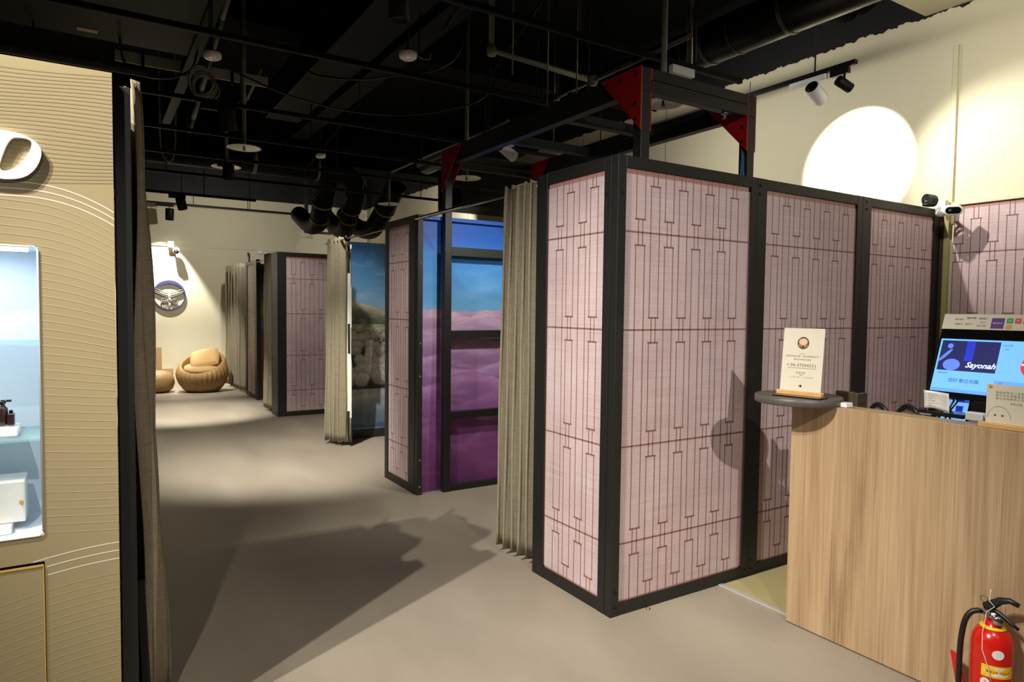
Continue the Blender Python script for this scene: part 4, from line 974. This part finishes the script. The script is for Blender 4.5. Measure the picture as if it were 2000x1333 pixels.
# loose pillow leaning on the back
pv = []; pf = []; pn = 16
pc = V((1.82, 13.74, 0.61)); px = V((0.95, -0.28, 0.22)).normalized(); pz = V((0.12, 0.62, 0.50)); pz = (pz-px*pz.dot(px)).normalized(); py_ = px.cross(pz)
for side in (1, -1):
    for j in range(pn+1):
        for i in range(pn+1):
            a, b = 2*i/pn-1, 2*j/pn-1; th = 0.085*max(0, (1-a**4))**0.5*max(0, (1-b**4))**0.5
            pin = 1-0.10*(a*a*b*b) ; pv.append(pc + px*a*0.26*pin + pz*b*0.24*pin + py_*side*th)
    o_ = (0 if side == 1 else (pn+1)**2)
    for j in range(pn):
        for i in range(pn): q = o_+j*(pn+1)+i; pf.append((q, q+1, q+pn+2, q+pn+1))
pl = MB().add(pv, pf, 0, True).build('pillow', 'wick_cushion')
tag(pl, 'square tan pillow leaning inside the wicker tub chair', 'pillow')
pt = thing('wicker_pouf', 'small round wicker pouf half hidden by the front curtain', 'pouf', (1.05, 13.9, 0))
vs = []; prof = [(0.16, 0), (0.24, 0.06), (0.275, 0.16), (0.27, 0.24), (0.235, 0.32), (0.17, 0.375), (0.08, 0.40), (0.01, 0.405)]; n = 72
for r_, h_ in prof:
    for k in range(n): a = 2*math.pi*k/n; vs.append(V((1.05, 13.9, 0)) + V((math.cos(a), math.sin(a), 0))*r_*(1+0.012*math.cos(36*a)) + Z*h_)
MB().add(vs, [(i*n+k, i*n+(k+1) % n, (i+1)*n+(k+1) % n, (i+1)*n+k) for i in range(len(prof)-1) for k in range(n)] + [tuple(range(n))[::-1], tuple(range((len(prof)-1)*n, len(prof)*n))], 0, True).build('woven_body', 'wicker', pt)
tag(MB().box((1.04, 14.45, 0), (1.16, 14.49, 0.80)).box((1.0, 14.40, 0), (1.18, 14.54, 0.02)).build('standing_board', 'beige'), 'beige upright board behind the wicker pouf', 'board')
t = thing('wall_outlet', 'pale cable outlet low on the far wall beside the chair', 'outlet', (1.33, 15.14, 0.15))
MB().box((1.20, 15.145, 0.22), (1.42, 15.17, 0.33)).build('plate', 'beige', t, bevel=0.004)

# ------------------------------------------------------------------ ceiling services
def top_at(x, y):
    # underside a rod can hang from at this spot
    if 1.62 < x < 1.98 and 0.5 < y < 7.6: return 3.62
    if -3.2 < x < 0.72 and 3.2 < y < 5.9: return 3.55
    if 9.4 < y < 9.8 and x < 3: return 3.39
    if 6.6 < y < 6.9: return 4.2
    if 10.8 < y < 11.6: return 3.90
    return CEIL
def track(label, y, z, x0, x1, hangers=(), axis='X'):
    t = thing('light_track', label, 'light track', ((x0+x1)/2, y, z) if axis == 'X' else (y, (x0+x1)/2, z))
    if axis == 'X': m = MB().box((x0, y-0.017, z-0.016), (x1, y+0.017, z+0.016)).box((x0, y-0.006, z-0.018), (x1, y+0.006, z-0.0155), 1)
    else: m = MB().box((y-0.017, x0, z-0.016), (y+0.017, x1, z+0.016)).box((y-0.006, x0, z-0.018), (y+0.006, x1, z-0.0155), 1)
    m.build('rail', ['track', 'pipe'], t)
    for h in hangers:
        a = V((h, y, z)) if axis == 'X' else V((y, h, z))
        MB().cyl(a+Z*0.016, (a.x, a.y, top_at(a.x, a.y)), 0.006, n=8).build('hanger_rod', 'pipe', t)
    return t
track('dark light track passing over the nearest booth gantry', 3.18, 3.20, -1.4, 3.85, (-0.6, 0.9, 2.44, 3.40))
track('dark light track crossing the aisle just behind the nearest gantry beam', 4.34, 3.20, -3, 3.17, (-0.5, 0.62, 1.95, 2.93))
track('dark light track carrying the large tilted spotlight', 5.78, 3.20, -3, 4.6, (-0.3, 1.05, 2.03, 3.3))
track('dark light track in front of the round ceiling duct', 6.83, 3.20, -3, 5.0, (0.2, 1.9, 3.1))
track('dark light track above the hanging cylinder spotlight', 7.90, 3.20, -3, 5.2, (0.9, 2.5, 3.9))
track('dark light track under the round ceiling duct', 9.05, 3.20, -3, 5.2, (0.8, 2.7, 4.1))
track('short dark light track with the lit far spotlight', 9.72, 3.05, -2.5, 1.95, (0.2, 1.3))
track('thin black light track along the far wall', 14.5, 3.56, -3, 4.05, (1.75, 2.75, 0.2))
track('black light track hung along the right wall', 4.60, 3.375, 2.80, 6.2, (3.12, 5.6), 'Y')
track('short grey track inside the gantry with white spotlight', 4.75, 3.00, 2.70, 3.30, (2.75, 3.26))
track('short grey track beside the red gusset inside the gantry', 3.62, 3.02, 2.70, 3.32, (2.86,))

def spotlight(label, hang, aim, r=0.052, L=0.15, body='track', lens='lensoff', stem=0.06, box=0.16, boxdir=X, back=True, grille=None):
    # hang: point under the track; head hangs from it and aims along aim
    hang = V(hang); aim = V(aim).normalized()
    t = thing('track_spotlight', label, 'spotlight', hang)
    bd = V(boxdir); sd = bd.cross(Z)
    m = MB(); m.fbox(hang, bd, sd, -box*0.75, box*0.25, -0.045, 0.0, -0.017, 0.017); m.build('adapter', body, t, bevel=0.003)
    c = hang - Z*(0.045+stem+r*0.6) 
    MB().cyl(hang-Z*0.045, c, 0.008, n=10).build('arm', body, t)
    a = c - aim*L*0.5; b = c + aim*L*0.5
    MB().lathe(a, [(0, 0), (r*0.94, 0), (r, r*0.1), (r, L-0.004), (r*0.95, L), (r*0.86, L), (r*0.80, L-0.022), (0, L-0.022)], 28, axis=aim).build('head', body, t)
    MB().lathe(b-aim*0.021, [(0, 0.001), (r*0.78, 0.001), (r*0.78, 0)], 24, axis=aim).build('lens', lens, t)
    if grille: MB().lathe(a, [(0, -0.002), (r*0.9, -0.002), (r*0.9, 0.001)], 24, axis=aim).build('rear_grille', grille, t)
    return t
spotlight('large tilted black spotlight over the aisle', (0.95, 5.78, 3.18), (0.22, 0.25, -0.9), 0.062, 0.17, 'pipe', 'lampglow', 0.02, 0.26)
spotlight('dark downward cylinder spotlight above the middle smoke detector', (1.49, 3.60, 3.62), (0.02, 0.0, -1), 0.058, 0.42, 'pipe', 'lensoff', 0.12, 0.16)
spotlight('black cylinder spotlight hanging before the lower white disc', (1.22, 7.40, 3.06), (0.02, 0.1, -0.95), 0.056, 0.15, 'track', 'lensoff', 0.02, 0.14)
spotlight('lit black spotlight near the far wall', (1.03, 9.72, 3.03), (0.25, 0.3, -0.9), 0.058, 0.15, 'track', 'lampglow', 0.03, 0.20)
spotlight('small dark square spotlight on the far wall track', (1.33, 14.5, 3.54), (0.0, 0.25, -0.95), 0.075, 0.22, 'track', 'lensoff', 0.10, 0.30)
spotlight('tiny tilted spotlight hanging in the black drop frame', (4.10, 14.0, 3.58), (0.75, 0.0, -0.55), 0.065, 0.20, 'track', 'lampglow', 0.10, 0.10)
spotlight('white cylinder spotlight on the right wall track', (4.60, 3.10, 3.357), (0.85, 0.08, -0.38), 0.052, 0.165, 'white', 'lampglow', 0.05, 0.30, boxdir=-Y, grille='ductblack')
spotlight('small black spotlight at the right wall track end', (4.60, 2.885, 3.357), (0.80, -0.30, -0.42), 0.036, 0.12, 'track', 'lampglow', 0.05, 0.14, boxdir=-Y)
spotlight('white cylinder spotlight inside the gantry', (2.93, 4.75, 2.985), (0.85, 0.10, -0.45), 0.045, 0.15, 'white', 'lampglow', 0.02, 0.20, grille='ductblack')
tag(MB().fbox(V((3.18, 3.18, 3.130)), X, Y, 0.0, 0.20, 0, 0.054, -0.02, 0.02).build('track_adapter', 'white', bevel=0.004), 'white adapter block on the track over the gantry', 'adapter')
# drop frame on the far side
t = thing('drop_frame', 'black U shaped drop frame hanging before the far wall', 'frame', (4.03, 14.0, 3.15))
MB().box((3.76, 13.96, 3.16), (3.82, 14.04, CEIL)).build('upright', 'black', t); MB().box((4.25, 13.96, 3.16), (4.31, 14.04, CEIL)).build('upright', 'black', t); MB().box((3.76, 13.96, 3.12), (4.31, 14.04, 3.165)).build('crossbar', 'black', t)

def sprinkler(label, x, y, z, R=0.145, top=None, pipe='conduit', elbow=None):
    t = thing('sprinkler', label, 'sprinkler', (x, y, z), 'sprinklers with white discs')
    MB().lathe((x, y, z), [(0.0, 0.022), (0.02, 0.022), (0.04, 0.016), (R-0.02, 0.004), (R, -0.006), (R-0.004, -0.009), (R-0.02, -0.003), (0.04, 0.008), (0.02, 0.010), (0, 0.010)], 40).build('disc', 'whitegloss', t)
    pts = [(x, y, z+0.02), (x, y, top or CEIL)]
    if elbow: pts = [(x, y, z+0.02), (x, y, elbow[2])] + [elbow]
    MB().tube(pts, 0.019, 10).build('drop_pipe', pipe, t)
    MB().cyl((x, y, z+0.008), (x, y, z-0.02), 0.008, n=10).box((x-0.014, y-0.002, z-0.028), (x+0.014, y+0.002, z-0.024)).tube([(x-0.011, y, z-0.005), (x-0.013, y, z-0.02), (x, y, z-0.026), (x+0.013, y, z-0.02), (x+0.011, y, z-0.005)], 0.002, 6).build('nozzle', 'steel', t)
    return t
sprinkler('sprinkler with white disc under the taller straight pipe', 1.174, 6.33, 3.0)
sprinkler('sprinkler with white disc behind the hanging cylinder spotlight', 1.224, 7.545, 3.05, elbow=(1.33, 7.0, 3.62))
sprinkler('sprinkler with small white disc above the bush mural curtain', 3.30, 8.27, 2.95, elbow=None, top=3.32)
sprinkler('sprinkler with white disc under the red gusset of the gantry', 3.177, 5.93, 2.90)
sprinkler('sprinkler with white disc inside the nearest gantry corner', 3.03, 3.09, 2.895, 0.135)

def smoke(label, x, y, z, r=0.055, led=True):
    t = thing('smoke_detector', label, 'smoke detector', (x, y, z), 'white smoke detectors')
    MB().lathe((x, y, z), [(0, -0.03), (r*0.7, -0.03), (r*0.96, -0.020), (r, -0.008), (r, 0.006), (r*0.9, 0.010), (0, 0.010)], 32).build('body', 'white', t)
    MB().lathe((x, y, z+0.010), [(r*0.6, 0), (r*0.6, 0.012), (0, 0.012)], 20).cyl((x, y, z+0.02), (x, y, top_at(x, y)), 0.006, n=8).build('mount', 'pipe', t)
    if led: MB().lathe((x-r*0.25, y-r*0.62, z-0.026), [(0, 0.004), (r*0.18, 0.002), (r*0.22, -0.002)], 12, axis=V((-.2, -.4, -1))).build('indicator', 'reddot', t)
    return t
smoke('white smoke detector with red light in the middle of the ceiling', 1.56, 3.63, 3.05, 0.052)
smoke('white smoke detector with red light behind the green conduit', 0.667, 4.59, 3.16, 0.055)
smoke('small white smoke detector in front of the round duct', 2.04, 6.99, 3.17, 0.052, False)
cable('thin pale wire at the middle smoke detector', [(1.61, 3.63, 3.055), (1.66, 3.65, 3.05), (1.71, 3.66, 3.06), (1.72, 3.67, 3.10)], 0.003, 'wire').data.materials[0] = M['conduit']

def run(name, label, cat, pts, r, matn, bands=(), n=16, bandm='steel'):
    t = thing(name, label, cat, V(pts[0]))
    MB().tube(pts, r, n).build('tube', matn, t)
    for a in bands:
        a = V(a[0]), V(a[1]); MB().tube([a[0], a[1]], r*1.04, n+4).build('band', bandm, t)
    return t
def band(p, ax, w_=0.02): p, ax = V(p), V(ax); return (p-ax*w_/2, p+ax*w_/2)
DX, DZ = 3.97, 3.607
run('round_duct', 'big round black duct at the top beside the right wall', 'duct', [(DX, -0.5, DZ), (DX, 8.6, DZ)], 0.15, 'ductsheen', [band((DX, 3.75, DZ), Y, 0.008), band((DX, 3.55, DZ), Y, 0.035), band((DX, 3.30, DZ), Y, 0.008), band((DX, 2.88, DZ), Y, 0.03), band((DX, 5.4, DZ), Y, 0.02), band((DX, 7.2, DZ), Y, 0.02)], 28)
run('flexible_duct', 'dark branch duct behind the big round duct', 'duct', [(4.10, 3.75, 3.72), (4.45, 3.55, 3.85), (4.95, 3.40, 4.0), (5.38, 3.35, 4.12)], 0.09, 'ductblack')
run('round_duct', 'long round black duct crossing the aisle far back', 'duct', [(-4.0, 9.6, 3.55), (2.9, 9.6, 3.55), (3.15, 9.62, 3.53), (3.32, 9.72, 3.46), (3.38, 9.85, 3.34)], 0.155, 'ductblack', [band((1.9, 9.6, 3.55), X, 0.05), band((2.75, 9.6, 3.55), X, 0.03)], 24, 'conduit')
def flex(label, pts, r, bands):
    P4 = []; pts = [V(p) for p in pts]
    for i in range(len(pts)-1):
        a, b, c, d = pts[max(i-1, 0)], pts[i], pts[i+1], pts[min(i+2, len(pts)-1)]
        for k in range(14): q = k/14; P4.append(0.5*((2*b)+(c-a)*q+(2*a-5*b+4*c-d)*q*q+(3*b-a-3*c+d)*q**3))
    P4.append(pts[-1]); rs = [r*(1+0.035*math.sin(i*1.9)) for i in range(len(P4))]
    t = thing('flexible_duct', label, 'duct', P4[0]); MB().tube(P4, rs, 18).build('hose', 'ductblack', t)
    for k in bands:
        p = P4[int(k*(len(P4)-1))]; ax = (P4[min(int(k*(len(P4)-1))+1, len(P4)-1)]-P4[max(int(k*(len(P4)-1))-1, 0)]).normalized()
        MB().tube([p-ax*0.012, p+ax*0.012], r*1.10, 20).build('band', 'conduit', t)
flex('bulging flexible duct nearest the drop frame', [(2.95, 9.75, 3.48), (2.98, 9.98, 3.32), (3.0, 10.25, 3.08), (3.06, 10.6, 2.93), (3.1, 11.2, 2.95), (3.1, 11.9, 3.2)], 0.14, (0.34, 0.5))
flex('middle bulging flexible duct above the bush mural curtain', [(3.40, 9.80, 3.40), (3.43, 10.05, 3.22), (3.50, 10.5, 2.98), (3.62, 11.0, 2.90), (3.7, 11.7, 3.0), (3.7, 12.4, 3.3)], 0.14, (0.28, 0.36))
flex('bulging flexible duct closest to the right wall', [(3.95, 9.6, 3.45), (3.92, 9.9, 3.2), (3.95, 10.4, 2.98), (4.05, 11.0, 2.92), (4.1, 11.8, 3.05), (4.1, 12.5, 3.35)], 0.15, (0.25,))
tag(MB().box((4.3, 8.2, 3.02), (5.48, 8.9, 3.5)).build('air_unit', 'ductblack', bevel=0.01), 'black boxed air unit under the ceiling by the right wall', 'air unit')
tag(MB().box((1.62, 0.5, 3.62), (1.98, 7.6, 3.95)).build('rectangular_duct', 'ductblack', bevel=0.01), 'wide rectangular black duct running along the aisle ceiling', 'duct')
tag(MB().box((2.25, 1.5, 3.80), (2.45, 9.0, 3.88)).build('cable_tray', 'ductblack', bevel=0.005), 'flat black cable tray beside the wide ceiling duct', 'cable tray')
tag(MB().box((0.70, 3.4, 3.60), (0.79, 8.4, 3.68)).build('cable_tray', 'ductblack', bevel=0.005), 'narrow black cable tray left of the green conduit', 'cable tray')
tag(MB().box((-3.2, 3.2, 3.55), (0.68, 5.9, 3.95)).build('rectangular_duct', 'ductblack', bevel=0.01), 'broad black duct block over the khaki cabinet', 'duct')
struct(MB().box((-4.9, 10.8, 3.90), (5.4, 11.6, CEIL)).build('ceiling_beam', 'ceil'))
struct(MB().box((-4.9, 6.6, 4.2), (5.4, 6.9, CEIL)).build('ceiling_beam', 'ceil'))
t = thing('bulkhead_strip', 'pale strip of bare bulkhead between the black ducts', 'bulkhead', (0.83, 6.52, 3.62))
M['bareboard'] = mat('bare_grey_board', (168, 164, 140), 0.7, 0, 0.1, 6)
MB().box((0.21, 6.52, 3.615), (1.42, 6.54, 3.705)).build('board', 'bareboard', t)
for x in (0.40, 0.72, 1.10): MB().box((x, 6.50, 3.58), (x+0.022, 6.53, 3.72)).build('bracket', 'ductblack', t)
tag(MB().box((-0.045, 5.71, 3.546), (0.080, 5.77, 3.5499)).build('warning_label', 'beige'), 'small pale label under the broad black duct', 'label')
# sprinkler mains and conduits
def pipe(label, pts, r=0.017, matn='steel', name='sprinkler_pipe', fit=()):
    t = thing(name, label, 'pipe', V(pts[0])); MB().tube(pts, r, 12).build('tube', matn, t)
    for p in fit: MB().lathe(V(p), [(0, -r*1.6), (r*1.2, -r*1.5), (r*1.55, -r*0.6), (r*1.55, r*0.6), (r*1.2, r*1.5), (0, r*1.6)], 14).build('elbow', matn, t)
    return t
pipe('bright pipe running above the gantry along the booth', [(3.188, 4.44, 3.85), (3.188, 4.434, 3.30), (3.164, 3.0, 3.30)], 0.016, 'steel', fit=((3.188, 4.434, 3.30), ))
pipe('pale branch pipe meeting the bright pipe above the gantry', [(2.291, 3.94, CEIL), (2.291, 3.938, 3.32), (3.188, 3.97, 3.30)], 0.022, 'conduit', fit=((2.291, 3.938, 3.32), (3.18, 3.97, 3.30)))
pipe('vertical drop pipe over the white track adapter', [(3.60, 3.42, CEIL), (3.60, 3.42, 3.24)], 0.020, 'steel')
pipe('thin pale pipe with drop by the small white disc', [(3.33, 5.4, 3.36), (3.33, 8.25, 3.36)], 0.016, 'steel')
pipe('horizontal grey pipe above the khaki printed cabinet', [(-3.0, 4.85, 3.06), (0.35, 5.2, 3.16)], 0.03, 'pipe')
t = thing('conduit', 'green wrapped conduit slanting down from the ceiling', 'conduit', (0.85, 7.2, 3.3))
A_, B_ = V((0.915, 5.50, 3.91)), V((0.846, 7.25, 3.29))
for k in range(8):
    a, b = A_.lerp(B_, k/8), A_.lerp(B_, (k+1)/8); MB().tube([a, b], 0.022, 10).build('section', ['conduit', 'conduitgreen'][(k % 2)], t)
pipe('pale vertical pipe slanting off to the hanging cylinder spotlight', [(1.33, 7.0, 3.62), (1.38, 6.6, 3.80)], 0.016, 'conduit')
m = MB()
for k in range(5):
    cx, cy, cz = 0.765+0.012*k, 5.82+0.02*k, 3.36-0.008*k
    m.tube([(cx+(0.085+0.010*math.sin(k*2))*math.cos(a), cy+0.02*math.sin(a*2), cz+(0.10+0.01*math.cos(k))*math.sin(a)) for a in [2*math.pi*j/24 for j in range(24)]], 0.010, 8, closed=True)
tag(m.build('cable_coil', 'conduit'), 'coiled pale cable hanging behind the green conduit', 'cable coil')
random.seed(11)
for (lab, pts) in (('drooping black cable crossing above the round duct', [(0.8, 6.2, 3.69), (1.5, 6.1, 3.45), (2.2, 6.0, 3.38), (2.9, 5.9, 3.5), (3.4, 5.8, 3.8), (3.5, 5.8, 4.69)]),
                   ('black cable sagging from the wide rectangular duct', [(1.60, 5.6, 3.7), (1.5, 5.5, 3.5), (1.62, 5.3, 3.4), (2.0, 5.1, 3.42), (2.6, 5.0, 3.7), (2.7, 5.0, 4.69)]),
                   ('loose black cable loop hanging near the lit far spotlight', [(0.65, 8.0, 4.69), (0.65, 8.0, 3.6), (0.66, 8.0, 3.25), (0.72, 8.0, 3.12), (0.78, 8.0, 3.2), (0.8, 8.0, 3.6), (0.8, 8.0, 4.69)]),
                   ('pale drooping cable above the khaki printed cabinet', [(0.20, 5.8, 4.2), (0.23, 5.8, 3.45), (0.35, 5.85, 3.34), (0.55, 5.9, 3.36), (0.7, 5.9, 3.45), (0.75, 5.9, 3.60)])):
    cable(lab, pts, 0.009)
bpy.data.objects['cable.005'].data.materials[0] = M['conduit'] if 'cable.005' in bpy.data.objects else M['conduit']
# braces and hangers that make the ceiling busy
def brace(label, a, b, r=0.012): tag(MB().cyl(a, b, r, n=8).build('brace', 'pipe'), label, 'brace')
brace('diagonal brace over the gantry corner reaching the ceiling', (2.55, 4.5, 3.30), (3.3, 3.75, 4.69))
brace('diagonal brace by the middle smoke detector', (2.02, 4.1, 3.45), (2.50, 2.7, 4.69))
brace('diagonal brace near the bulging flexible ducts', (2.3, 8.6, 3.3), (3.2, 7.6, 4.69))
for k, (x, y) in enumerate(((2.62, 4.2), (2.72, 3.9), (2.86, 3.75), (3.28, 4.6))):
    tag(MB().cyl((x, y, 3.0 if k else 3.3), (x, y, CEIL), 0.006, n=8).build('hanger_wire', 'steel'), ('thin hanger rod left of the pale branch pipe', 'thin hanger rod dropping past the pale branch pipe', 'bright hanger rod closest to the red gusset', 'thin hanger rod at the bright pipe corner')[k], 'hanger rod')

# repeats of one kind share a group
GROUPS = {'light track': 'ceiling light tracks', 'spotlight': 'track spotlights', 'duct': 'black ceiling ducts', 'brace': 'ceiling braces', 'hanger rod': 'ceiling hanger rods',
          'curtain rod': 'curtain rods of the booths', 'mural': 'painted mural walls', 'cable': 'loose black cables', 'pipe': 'sprinkler pipes', 'cable tray': 'ceiling cable trays', 'post': 'black booth posts', 'headphones': 'black loops on the counter', 'bottle': 'dark bottles in the niche'}
for o in list(S.objects):
    if o.get('category') in GROUPS and not o.get('group'): o['group'] = GROUPS[o['category']]
